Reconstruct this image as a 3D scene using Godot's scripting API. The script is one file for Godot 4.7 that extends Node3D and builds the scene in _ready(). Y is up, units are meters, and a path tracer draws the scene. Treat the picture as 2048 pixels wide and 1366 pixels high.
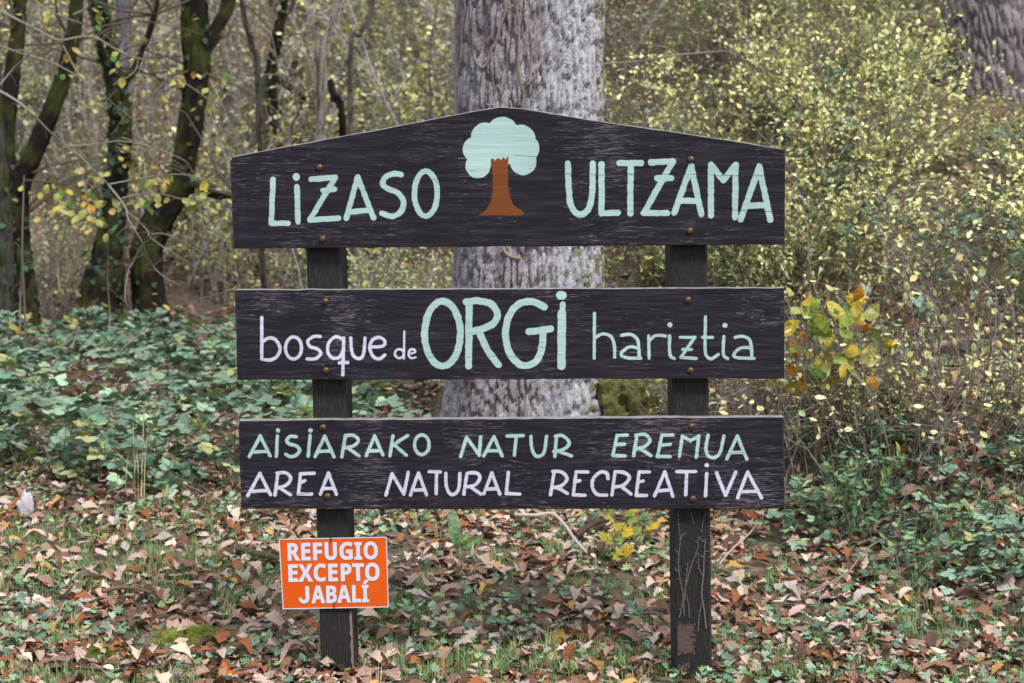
extends Node3D
# A painted wooden sign at the edge of an autumn oak wood, under an overcast sky.

const FPX := 3300.0            # focal length in pixels of the 2048 x 1366 photograph
const EYE := Vector3(0, 1.52, 5.5)
const HORIZON := 450.0         # row of the horizon in the photograph
var pitch := atan((683.0 - HORIZON) / FPX)
var used := {}
var bumps := FastNoiseLite.new()
var patch := FastNoiseLite.new()
var M := {}                    # materials
var L := {}                    # leaf templates: name -> [vertices, normals]

# ------------------------------------------------------------------ helpers
func lin(r: int, g: int, b: int) -> Color:
	return Color8(r, g, b).srgb_to_linear()

func ray(u: float, v: float) -> Vector3:
	return Vector3((u - 1024.0) / FPX, -(v - 683.0) / FPX, -1.0).rotated(Vector3.RIGHT, -pitch)

func px(u: float, v: float, z: float) -> Vector3:      # the point at depth plane z seen at pixel u, v
	var d := ray(u, v)
	return EYE + d * ((z - EYE.z) / d.z)

func on_ground(u: float, v: float) -> Vector3:         # the point of the terrain seen at pixel u, v
	var d := ray(u, v).normalized()
	var t := 4.0
	while t < 60.0:
		var p := EYE + d * t
		if p.y <= ground(p.x, p.z):
			return Vector3(p.x, ground(p.x, p.z), p.z)
		t += 0.02
	return EYE + d * t

func seen_at(p: Vector3) -> Vector2:                   # pixel of a point
	var q := (p - EYE).rotated(Vector3.RIGHT, pitch)
	return Vector2(1024.0 + FPX * q.x / -q.z, 683.0 - FPX * q.y / -q.z)

func ground(x: float, z: float) -> float:
	var d := -z - 0.3
	var h := 0.0
	if d > 0.0:
		h += 0.115 * minf(d, 4.0) + 0.03 * maxf(d - 4.0, 0.0)
	var foot := 1.9 - 1.5 * (x - 1.1) if x > 1.1 else 1.9 + 3.0 * (1.1 - x)
	foot = clampf(foot, 0.5, 11.0)
	var f := -z - foot
	if f > -0.5:
		h += 0.33 * (f if f > 0.5 else 0.5 * (f + 0.5) * (f + 0.5))
	if -z > 11.0:
		h += 0.35 * (-z - 11.0)
	h -= 0.05 * exp(-(Vector2(x - 0.62, z + 0.05).length_squared()) / 0.16)
	h += 0.035 * bumps.get_noise_2d(x * 1.0, z * 1.0) + 0.012 * bumps.get_noise_2d(x * 5.0 + 40.0, z * 5.0)
	return h

func numbered(called: String) -> String:
	if not used.has(called):
		used[called] = 0
		return called
	used[called] += 1
	return "%s_%03d" % [called, used[called]]

func tag(o: Node, label: String, category: String, group := "") -> Node:
	o.set_meta("label", label)
	o.set_meta("category", category)
	if group:
		o.set_meta("group", group)
	return o

func thing(called: String, label: String, category: String, at := Vector3.ZERO, group := "") -> Node3D:
	var o := Node3D.new()
	o.name = numbered(called)
	add_child(o)
	o.position = at
	tag(o, label, category, group)
	return o

func part(called: String, mesh: Mesh, mat: Material, parent: Node) -> MeshInstance3D:
	var o := MeshInstance3D.new()
	o.name = called if parent != self else numbered(called)
	o.mesh = mesh
	if mat:
		o.material_override = mat
	parent.add_child(o, true)
	return o

func copy_of(proto: Node3D, called: String, at: Vector3, turn: float, size: Vector3, tilt := 0.0) -> Node3D:
	var c: Node3D = proto
	if proto.has_meta("placed"):
		c = proto.duplicate()
		c.name = numbered(called)
		c.remove_meta("placed")
		add_child(c)
	else:
		proto.set_meta("placed", true)
	c.transform = Transform3D(Basis(Vector3.UP, turn) * Basis(Vector3.RIGHT, tilt) * Basis.from_scale(size), at)
	return c

class MB:                       # collects triangles for one mesh
	var V := PackedVector3Array()
	var N := PackedVector3Array()
	var C := PackedColorArray()
	func stamp(t: Transform3D, leaf: Array, col: Color) -> void:
		V.append_array(t * (leaf[0] as PackedVector3Array))
		N.append_array(Transform3D(t.basis.orthonormalized(), Vector3.ZERO) * (leaf[1] as PackedVector3Array))
		var c := PackedColorArray()
		c.resize(leaf[0].size())
		c.fill(col)
		C.append_array(c)
	func tri(a: Vector3, b: Vector3, c: Vector3, col: Color) -> void:
		var n := (c - a).cross(b - a).normalized()
		V.append_array([a, b, c])
		N.append_array([n, n, n])
		C.append_array([col, col, col])
	func quad(a: Vector3, b: Vector3, c: Vector3, d: Vector3, col: Color) -> void:
		tri(a, b, c, col)
		tri(a, c, d, col)
	func tube(pts: Array, radii: Array, sides: int, col: Color, col2 := Color(-1, 0, 0)) -> void:
		var last := col if col2.r < 0 else col2
		var rings := []
		var nrm := []
		var t0: Vector3 = (pts[1] - pts[0]).normalized()
		var n := t0.cross(Vector3(0.13, 0.31, 0.94)).normalized()
		for i in pts.size():
			var t: Vector3 = (pts[mini(i + 1, pts.size() - 1)] - pts[maxi(i - 1, 0)]).normalized()
			n = (n - t * n.dot(t)).normalized()
			var b := t.cross(n)
			var ring := PackedVector3Array()
			var rn := PackedVector3Array()
			for j in sides + 1:
				var a := TAU * j / sides
				var o := n * cos(a) + b * sin(a)
				ring.append(pts[i] + o * radii[i])
				rn.append(o)
			rings.append(ring)
			nrm.append(rn)
		for i in pts.size() - 1:
			var c := col.lerp(last, float(i) / (pts.size() - 1))
			for j in sides:
				V.append_array([rings[i][j], rings[i + 1][j], rings[i + 1][j + 1], rings[i][j], rings[i + 1][j + 1], rings[i][j + 1]])
				N.append_array([nrm[i][j], nrm[i + 1][j], nrm[i + 1][j + 1], nrm[i][j], nrm[i + 1][j + 1], nrm[i][j + 1]])
				C.append_array([c, c, c, c, c, c])
	func mesh() -> ArrayMesh:
		var a := []
		a.resize(Mesh.ARRAY_MAX)
		a[Mesh.ARRAY_VERTEX] = V
		a[Mesh.ARRAY_NORMAL] = N
		a[Mesh.ARRAY_COLOR] = C
		var m := ArrayMesh.new()
		m.add_surface_from_arrays(Mesh.PRIMITIVE_TRIANGLES, a)
		return m

func smooth_path(pts: Array, per := 4) -> Array:      # Catmull-Rom through the points
	var out := []
	for i in pts.size() - 1:
		var a = pts[maxi(i - 1, 0)]
		var b = pts[i]
		var c = pts[i + 1]
		var d = pts[mini(i + 2, pts.size() - 1)]
		for k in per:
			var t := float(k) / per
			out.append(0.5 * (2.0 * b + (c - a) * t + (2.0 * a - 5.0 * b + 4.0 * c - d) * t * t + (3.0 * b - a - 3.0 * c + d) * t * t * t))
	out.append(pts[-1])
	return out

func grid_mesh(v: PackedVector3Array, c: PackedColorArray, cols: int, rows: int) -> ArrayMesh:   # v in rows of cols; smooth normals
	var idx := PackedInt32Array()
	idx.resize((cols - 1) * (rows - 1) * 6)
	var k := 0
	for i in rows - 1:
		for j in cols - 1:
			var a := i * cols + j
			var up := a + cols
			idx[k] = a
			idx[k + 1] = up
			idx[k + 2] = up + 1
			idx[k + 3] = a
			idx[k + 4] = up + 1
			idx[k + 5] = a + 1
			k += 6
	var arr := []
	arr.resize(Mesh.ARRAY_MAX)
	arr[Mesh.ARRAY_VERTEX] = v
	if c.size():
		arr[Mesh.ARRAY_COLOR] = c
	arr[Mesh.ARRAY_INDEX] = idx
	var st := SurfaceTool.new()
	st.create_from_arrays(arr)
	st.generate_normals()
	return st.commit()

# ------------------------------------------------------------------ leaf shapes (length 1 along +y, normal +z)
func soup(tris: Array) -> Array:
	var v := PackedVector3Array()
	var n := PackedVector3Array()
	for t in tris:
		var m: Vector3 = (t[2] - t[0]).cross(t[1] - t[0]).normalized()
		for p in t:
			v.append(p)
			n.append(m)
	return [v, n]

func strip_leaf(widths: Array, fold: float, curl: float, lean: float, skew := 0.0, wob := 0.0) -> Array:
	# half-widths along the midrib; fold lifts the edges, curl bends the length
	var tris := []
	var n := widths.size() - 1
	var mid := []
	var lf := []
	var rt := []
	for i in n + 1:
		var t := float(i) / n
		var y := t
		var z := curl * (t - 0.5) * (t - 0.5) * 4.0 - curl
		var w: float = widths[i]
		var up := fold * w + wob * sin(t * 9.0)
		mid.append(Vector3(skew * t * t, y, z))
		lf.append(Vector3(-w + skew * t * t, y + lean * w, z + up))
		rt.append(Vector3(w + skew * t * t, y + lean * w, z + fold * w - wob * sin(t * 9.0 + 1.0)))
	for i in n:
		if widths[i] > 0.0:
			tris.append([mid[i], lf[i], mid[i + 1]])
			tris.append([mid[i], mid[i + 1], rt[i]])
		if widths[i + 1] > 0.0:
			tris.append([lf[i], lf[i + 1], mid[i + 1]])
			tris.append([rt[i], mid[i + 1], rt[i + 1]])
	return soup(tris)

func fan_leaf(pts: Array, cup: float, centre := Vector3(0, 0.32, 0)) -> Array:   # outline clockwise seen from +z
	var tris := []
	var o := []
	for p in pts:
		var d := Vector2(p[0], p[1] - centre.y).length()
		o.append(Vector3(p[0], p[1], cup * d * d + 0.05 * sin(p[0] * 11.0 + p[1] * 7.0)))
	for i in o.size():
		tris.append([centre, o[i], o[(i + 1) % o.size()]])
	return soup(tris)

func make_leaves() -> void:
	L.oval = strip_leaf([0.0, 0.3, 0.26, 0.0], 0.25, 0.08, 0.0)
	L.oval_b = strip_leaf([0.0, 0.24, 0.3, 0.0], 0.5, -0.1, 0.05, 0.1)
	L.lance = strip_leaf([0.0, 0.15, 0.17, 0.1, 0.0], 0.3, 0.12, 0.0)
	L.hazel = strip_leaf([0.03, 0.22, 0.33, 0.35, 0.28, 0.14, 0.0], 0.22, 0.1, 0.04, 0.04, 0.03)
	L.hazel_b = strip_leaf([0.03, 0.16, 0.28, 0.33, 0.3, 0.17, 0.0], -0.3, -0.16, 0.02, -0.08, 0.04)
	L.dock = strip_leaf([0.03, 0.05, 0.1, 0.13, 0.11, 0.13, 0.1, 0.06, 0.0], 0.35, -0.12, 0.0, 0.05, 0.02)
	for k in 6:   # lobed oak leaves, flat to strongly curled
		var w := []
		var amp: float = [0.1, 0.07, 0.12, 0.05, 0.09, 0.11][k]
		for i in 11:
			var t := i / 10.0
			var env := sin(PI * pow(t, 0.8)) * (0.75 + 0.35 * t)
			w.append(0.0 if i == 10 else 0.03 + env * (0.2 + amp * (1.0 if i % 2 == 0 else 0.05)))
		L["oak%d" % k] = strip_leaf(w, [0.25, 0.6, -0.35, 0.9, 0.1, -0.7][k], [0.05, -0.18, 0.16, -0.05, -0.1, 0.25][k], 0.16, [0.0, 0.1, -0.12, 0.05, -0.05, 0.15][k], [0.03, 0.05, 0.04, 0.06, 0.02, 0.05][k])
	L.ivy = fan_leaf([[0, 0], [-0.3, 0.02], [-0.52, 0.2], [-0.26, 0.38], [-0.34, 0.68], [-0.1, 0.62], [0, 1.0], [0.1, 0.62], [0.34, 0.68], [0.26, 0.38], [0.52, 0.2], [0.3, 0.02]], 0.18)
	L.maple = fan_leaf([[0, 0], [-0.3, -0.02], [-0.34, 0.1], [-0.58, 0.22], [-0.36, 0.36], [-0.5, 0.66], [-0.3, 0.6], [-0.16, 0.58], [-0.14, 0.8], [0, 1.0], [0.14, 0.8], [0.16, 0.58], [0.3, 0.6], [0.5, 0.66], [0.36, 0.36], [0.58, 0.22], [0.34, 0.1], [0.3, -0.02]], -0.2)
	var tri_leaf := [PackedVector3Array(), PackedVector3Array()]
	var leaflet := strip_leaf([0.02, 0.25, 0.37, 0.33, 0.17, 0.0], 0.3, 0.1, 0.03, 0.0, 0.03)
	for a in [[0.0, 0.62, 0.32], [1.15, 0.5, 0.28], [-1.15, 0.5, 0.28]]:
		var t := Transform3D(Basis(Vector3.BACK, a[0]) * Basis(Vector3.RIGHT, -0.15) * Basis.from_scale(Vector3.ONE * a[1]), Vector3(-sin(a[0]) * 0.05, a[2] + cos(a[0]) * 0.05, 0))
		tri_leaf[0].append_array(t * (leaflet[0] as PackedVector3Array))
		tri_leaf[1].append_array(Transform3D(t.basis.orthonormalized(), Vector3.ZERO) * (leaflet[1] as PackedVector3Array))
	L.bramble = tri_leaf
	var rng := RandomNumberGenerator.new()
	rng.seed = 5
	for k in 3:   # grass tufts: bent blades of unequal length
		var tris := []
		for b in [11, 8, 6][k]:
			var a := rng.randf() * TAU
			var dir := Vector3(cos(a), 0, sin(a))
			var side := Vector3(-sin(a), 0, cos(a)) * rng.randf_range(0.012, 0.022)
			var o := Vector3(rng.randf_range(-0.2, 0.2), 0, rng.randf_range(-0.2, 0.2))
			var h := rng.randf_range(0.5, 1.0)
			var lean := rng.randf_range(0.1, 0.7)
			var p1 := o + Vector3.UP * h * 0.55 + dir * lean * 0.25
			var p2 := o + Vector3.UP * h * (1.0 - 0.35 * lean) + dir * lean * 0.75
			tris.append([o - side, p1 - side * 0.8, p1 + side * 0.8])
			tris.append([o - side, p1 + side * 0.8, o + side])
			tris.append([p1 - side * 0.8, p2, p1 + side * 0.8])
		L["tuft%d" % k] = soup(tris)

func leaf_mesh(called: String) -> ArrayMesh:
	var mb := MB.new()
	mb.stamp(Transform3D.IDENTITY, L[called], Color.WHITE)
	return mb.mesh()

# ------------------------------------------------------------------ materials
func noise_tex(seed_: int, freq: float, ramp: Array, size := 512, kind := FastNoiseLite.TYPE_SIMPLEX_SMOOTH) -> NoiseTexture2D:
	var n := FastNoiseLite.new()
	n.seed = seed_
	n.noise_type = kind
	n.frequency = freq
	n.fractal_octaves = 5
	var t := NoiseTexture2D.new()
	t.width = size
	t.height = size
	t.seamless = true
	t.noise = n
	if ramp.size():
		var g := Gradient.new()
		g.offsets = PackedFloat32Array(range(ramp.size()).map(func(i): return float(i) / (ramp.size() - 1)))
		g.colors = PackedColorArray(ramp)
		t.color_ramp = g
	return t

func make_materials() -> void:
	var m := StandardMaterial3D.new()
	m.resource_name = "soil"
	m.albedo_texture = noise_tex(3, 0.02, [Color8(62, 54, 46), Color8(88, 78, 66), Color8(116, 102, 86), Color8(92, 90, 68)], 1024)
	m.uv1_triplanar = true
	m.uv1_world_triplanar = true
	m.uv1_scale = Vector3(0.7, 0.7, 0.7)
	m.heightmap_enabled = true
	m.heightmap_texture = noise_tex(8, 0.03, [], 512)
	m.heightmap_scale = 3.0
	m.roughness = 1.0
	m.metallic_specular = 0.2
	M.soil = m
	for spec in [["leaf", 0.55, 0.35, 0.28], ["glossy_leaf", 0.5, 0.45, 0.2], ["dead_leaf", 0.75, 0.3, 0.12], ["blade", 0.6, 0.3, 0.25]]:
		m = StandardMaterial3D.new()
		m.resource_name = spec[0]
		m.vertex_color_use_as_albedo = true
		m.roughness = spec[1]
		m.metallic_specular = spec[2]
		m.backlight_enabled = true
		m.backlight = Color(spec[3], spec[3], spec[3] * 0.6)
		m.cull_mode = BaseMaterial3D.CULL_DISABLED
		M[spec[0]] = m
	var bark_tex := noise_tex(21, 0.03, [Color(0.66, 0.65, 0.65), Color(0.86, 0.85, 0.85), Color(1, 1, 1)], 512)
	m = StandardMaterial3D.new()
	m.resource_name = "bark"
	m.vertex_color_use_as_albedo = true
	m.albedo_texture = bark_tex
	m.uv1_triplanar = true
	m.uv1_scale = Vector3(6, 2.2, 6)
	m.heightmap_enabled = true
	m.heightmap_texture = noise_tex(22, 0.05, [], 512)
	m.heightmap_scale = 1.2
	m.roughness = 0.95
	m.metallic_specular = 0.25
	M.bark = m
	m = StandardMaterial3D.new()
	m.resource_name = "twig_bark"
	m.vertex_color_use_as_albedo = true
	m.roughness = 0.85
	m.metallic_specular = 0.3
	M.twig = m
	m = StandardMaterial3D.new()
	m.resource_name = "moss"
	m.vertex_color_use_as_albedo = true
	m.albedo_texture = noise_tex(31, 0.06, [Color(0.75, 0.76, 0.6), Color(0.9, 0.92, 0.8), Color(1, 1, 1)], 512)
	m.uv1_triplanar = true
	m.uv1_scale = Vector3(5, 5, 5)
	m.heightmap_enabled = true
	m.heightmap_texture = noise_tex(32, 0.12, [], 512)
	m.heightmap_scale = 2.5
	m.roughness = 1.0
	m.metallic_specular = 0.1
	M.moss = m
	m = StandardMaterial3D.new()
	m.resource_name = "bolt_metal"
	m.albedo_color = Color8(128, 104, 84)
	m.albedo_texture = noise_tex(41, 0.05, [Color(0.5, 0.42, 0.36), Color(1, 1, 1)], 128)
	m.uv1_triplanar = true
	m.uv1_scale = Vector3(30, 30, 30)
	m.metallic = 0.7
	m.roughness = 0.42
	M.bolt = m
	m = StandardMaterial3D.new()   # weathered grey board edges
	m.resource_name = "weathered_edge"
	m.vertex_color_use_as_albedo = true
	m.albedo_texture = noise_tex(42, 0.05, [Color(0.45, 0.43, 0.42), Color(0.8, 0.78, 0.76), Color(1, 1, 1)], 256)
	m.uv1_triplanar = true
	m.uv1_scale = Vector3(1.2, 9, 9)
	m.roughness = 0.9
	M.edge = m
	m = StandardMaterial3D.new()   # stained dark post timber
	m.resource_name = "post_timber"
	m.albedo_texture = noise_tex(43, 0.035, [Color8(20, 17, 17), Color8(30, 26, 26), Color8(42, 37, 36), Color8(78, 69, 64)], 512)
	m.uv1_triplanar = true
	m.uv1_scale = Vector3(9, 0.9, 9)
	m.heightmap_enabled = true
	m.heightmap_texture = noise_tex(44, 0.06, [], 512)
	m.heightmap_scale = 0.4
	m.roughness = 0.85
	M.post = m
	m = StandardMaterial3D.new()
	m.resource_name = "orange_plastic"
	m.albedo_color = Color8(220, 88, 2)
	m.albedo_texture = noise_tex(45, 0.01, [Color(0.93, 0.92, 0.92), Color(1, 1, 1)], 256)
	m.uv1_triplanar = true
	m.uv1_scale = Vector3(3, 3, 3)
	m.roughness = 0.5
	m.metallic_specular = 0.4
	M.orange = m
	m = StandardMaterial3D.new()
	m.resource_name = "white_print"
	m.albedo_color = Color8(204, 204, 214)
	m.roughness = 0.5
	M.white = m
	m = StandardMaterial3D.new()
	m.resource_name = "dark_wire"
	m.albedo_color = Color8(60, 52, 50)
	m.metallic = 0.5
	m.roughness = 0.5
	M.wire = m

func leaf_material(c: Color, rough: float, spec: float, back: float) -> StandardMaterial3D:
	var m := StandardMaterial3D.new()
	m.resource_name = "leaf_tone"
	m.albedo_color = c
	m.albedo_texture = M.leaf_spots
	m.uv1_triplanar = true
	m.uv1_scale = Vector3(1.6, 1.6, 1.6)
	m.roughness = rough
	m.metallic_specular = spec
	m.backlight_enabled = true
	m.backlight = Color(back, back, back * 0.6)
	m.cull_mode = BaseMaterial3D.CULL_DISABLED
	return m

# ------------------------------------------------------------------ lettering: strokes read off the photograph
# Each stroke: [kind, width, points]; kind "l" straight, "c" curved, "o" ring (cx, cy, rx, ry), "d" dot (cx, cy, rx, ry)
const Z := 3.41333
func strokes_top() -> Array:
	var a := [440.0, 190.0]
	var b := [1000.0, 190.0]
	return [
		[a, "mint", 38, [
			["l", [362,575, 350,875, 465,875]], ["l", [525,625, 533,865]], ["d", [521,558, 26,26]],
			["l", [622,575, 788,563, 612,853, 808,840]], ["l", [705,652, 780,642]],
			["l", [862,842, 940,560, 1048,838]], ["l", [890,797, 1030,785]],
			["c", [1235,543, 1185,537, 1128,563, 1112,608, 1145,640, 1210,665, 1252,722, 1238,790, 1180,828, 1106,808]], ["o", [1405,672, 78,153]]]],
		[b, "mint", 42, [
			["c", [463,467, 470,640, 487,760, 540,814, 600,785, 628,680, 633,467]], ["l", [693,470, 693,808, 805,803]],
			["l", [815,465, 965,465]], ["l", [892,470, 890,808]], ["l", [1030,460, 1180,452, 982,805, 1142,806]], ["l", [1072,568, 1168,566]],
			["l", [1190,803, 1305,485, 1375,812]], ["l", [1222,722, 1345,722]], ["l", [1440,820, 1440,475, 1525,582, 1608,475, 1605,835]],
			["l", [1643,850, 1770,487, 1845,852]], ["l", [1675,757, 1825,750]]]]]

func strokes_mid() -> Array:
	var a := [440.0, 550.0]
	var b := [1000.0, 550.0]
	return [
		[a, "white", 23, [
			["l", [285,290, 285,575]], ["c", [285,575, 340,580, 390,555, 410,500, 378,440, 330,430, 295,452]], ["o", [502,498, 55,75]],
			["c", [685,420, 640,420, 600,450, 615,488, 665,505, 688,535, 655,570, 595,572]],
			["c", [838,440, 790,422, 745,460, 735,520, 765,565, 815,560, 838,520]], ["l", [845,430, 838,680]], ["l", [815,600, 872,598]],
			["c", [893,430, 898,510, 915,555, 950,570, 980,540, 990,430]],
			["c", [1032,490, 1110,485, 1125,450, 1085,425, 1040,445, 1022,500, 1050,560, 1090,572, 1125,545]]]],
		[a, "white", 15, [["o", [1224,537, 30,31]], ["l", [1258,385, 1256,570]], ["c", [1288,538, 1330,528, 1325,508, 1300,510, 1286,538, 1302,566, 1336,562]]]],
		[a, "mint", 48, [
			["o", [1519,400, 122,221]], ["l", [1700,190, 1697,620]], ["c", [1680,185, 1760,176, 1850,197, 1893,270, 1855,340, 1725,385]],
			["c", [1772,392, 1825,510, 1900,612]]]],
		[b, "mint", 48, [
			["c", [302,218, 225,182, 130,197, 62,280, 38,400, 60,520, 118,598, 180,619, 250,585, 285,500, 293,400]], ["c", [195,387, 260,380, 345,368]], ["d", [420,138, 38,30]]]],
		[b, "mint", 58, [["l", [422,260, 420,620]]]],
		[b, "mint", 40, [["l", [428,200, 424,300]]]],
		[b, "mint", 22, [
			["l", [645,262, 643,568]], ["c", [650,427, 700,402, 758,420, 780,480, 782,560]],
			["c", [830,412, 890,405, 938,440, 948,500, 950,560]], ["c", [945,502, 890,490, 838,520, 830,548, 872,566, 962,568]],
			["l", [1015,415, 1018,568]], ["c", [1018,450, 1060,414, 1130,416]], ["c", [1158,415, 1160,540, 1190,570]], ["d", [1160,340, 17,17]],
			["l", [1230,425, 1330,426, 1235,562, 1340,570]], ["l", [1247,508, 1308,508]],
			["c", [1403,285, 1400,500, 1414,556, 1445,571, 1490,542]], ["l", [1382,425, 1450,425]], ["c", [1528,420, 1525,540, 1555,570]], ["d", [1537,343, 17,17]],
			["c", [1605,425, 1650,418, 1700,437, 1716,490, 1718,562]], ["c", [1712,497, 1645,498, 1603,532, 1610,562, 1735,570]]]]]

func strokes_low() -> Array:
	var a := [440.0, 800.0]
	var b := [1000.0, 800.0]
	return [
		[a, "mint", 24, [
			["l", [200,385, 275,245, 342,380]], ["l", [225,354, 325,350]], ["l", [392,245, 385,383]], ["d", [395,207, 15,15]],
			["c", [520,250, 480,248, 456,275, 475,300, 520,312, 543,342, 520,375, 480,385, 450,370]], ["l", [615,242, 602,383]], ["d", [618,207, 16,16]],
			["l", [650,385, 715,247, 778,385]], ["l", [675,350, 760,346]], ["l", [855,247, 832,386]], ["c", [855,243, 910,240, 944,275, 910,313, 845,327]], ["l", [875,327, 950,382]],
			["l", [998,380, 1055,244, 1112,375]], ["l", [1020,346, 1095,343]], ["l", [1180,245, 1160,380]], ["l", [1280,242, 1172,312]], ["l", [1192,307, 1272,376]], ["o", [1378,305, 50,67]],
			["l", [1643,385, 1683,255, 1770,375, 1780,250]], ["l", [1800,380, 1870,250, 1926,380]], ["l", [1825,346, 1905,345]]]],
		[b, "mint", 24, [
			["l", [47,245, 158,243]], ["l", [112,248, 98,376]], ["c", [212,248, 216,320, 235,372, 270,382, 303,350, 318,248]],
			["l", [385,247, 375,385]], ["c", [378,245, 430,245, 473,290, 440,333, 367,350]], ["l", [402,350, 488,380]],
			["l", [870,238, 800,242, 770,378, 855,380]], ["l", [797,303, 850,300]], ["l", [935,243, 912,378]], ["c", [928,240, 990,236, 1024,275, 985,318, 925,332]], ["l", [957,332, 1030,378]],
			["l", [1180,238, 1105,240, 1075,384, 1160,385]], ["l", [1100,308, 1163,301]], ["l", [1225,383, 1245,245, 1300,278, 1358,245, 1340,390]],
			["c", [1420,242, 1406,330, 1425,383, 1470,390, 1505,350, 1528,245]], ["l", [1548,400, 1620,245, 1685,402]], ["l", [1573,358, 1668,355]]]],
		[a, "white", 24, [
			["l", [190,650, 272,500, 345,645]], ["l", [225,622, 325,616]], ["l", [395,502, 375,648]], ["c", [390,498, 450,496, 482,535, 450,580, 385,600]], ["l", [412,600, 480,645]],
			["l", [643,498, 550,503, 535,640, 625,640]], ["l", [545,563, 580,548]], ["l", [685,640, 740,497, 795,642]], ["l", [707,602, 775,600]],
			["l", [1133,648, 1175,502, 1255,640, 1285,492]], ["l", [1300,647, 1355,497, 1410,645]], ["l", [1320,613, 1395,612]], ["l", [1427,488, 1505,490]], ["l", [1478,492, 1475,638]],
			["c", [1542,500, 1545,580, 1565,633, 1600,640, 1630,600, 1638,500]], ["l", [1685,502, 1665,640]], ["c", [1690,497, 1750,496, 1775,530, 1740,578, 1675,592]], ["l", [1712,592, 1780,640]],
			["l", [1800,640, 1855,497, 1910,640]], ["l", [1825,606, 1895,605]]]],
		[b, "white", 24, [
			["l", [58,492, 42,637, 135,640]],
			["l", [370,487, 345,645]], ["c", [360,485, 420,490, 458,535, 420,583, 355,596]], ["l", [392,596, 460,636]], ["l", [600,490, 520,488, 500,646, 580,648]], ["l", [515,556, 545,549]],
			["c", [737,535, 730,500, 690,490, 640,530, 630,590, 660,640, 727,648]], ["l", [785,492, 765,645]], ["c", [785,487, 850,495, 883,530, 840,580, 775,592]], ["l", [832,592, 895,640]],
			["l", [1020,490, 950,490, 930,650, 1000,650]], ["l", [945,558, 977,551]], ["l", [1055,652, 1125,490, 1180,655]], ["l", [1085,617, 1160,612]], ["l", [1207,487, 1335,487]], ["l", [1275,490, 1268,645]],
			["l", [1412,500, 1403,650]], ["d", [1412,443, 15,15]], ["l", [1478,495, 1540,650, 1610,490]], ["l", [1622,665, 1690,490, 1785,665]], ["l", [1655,624, 1750,622]]]]]

const PAINT := {"mint": [162, 190, 184], "white": [192, 194, 206], "brown": [114, 64, 30]}

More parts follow.
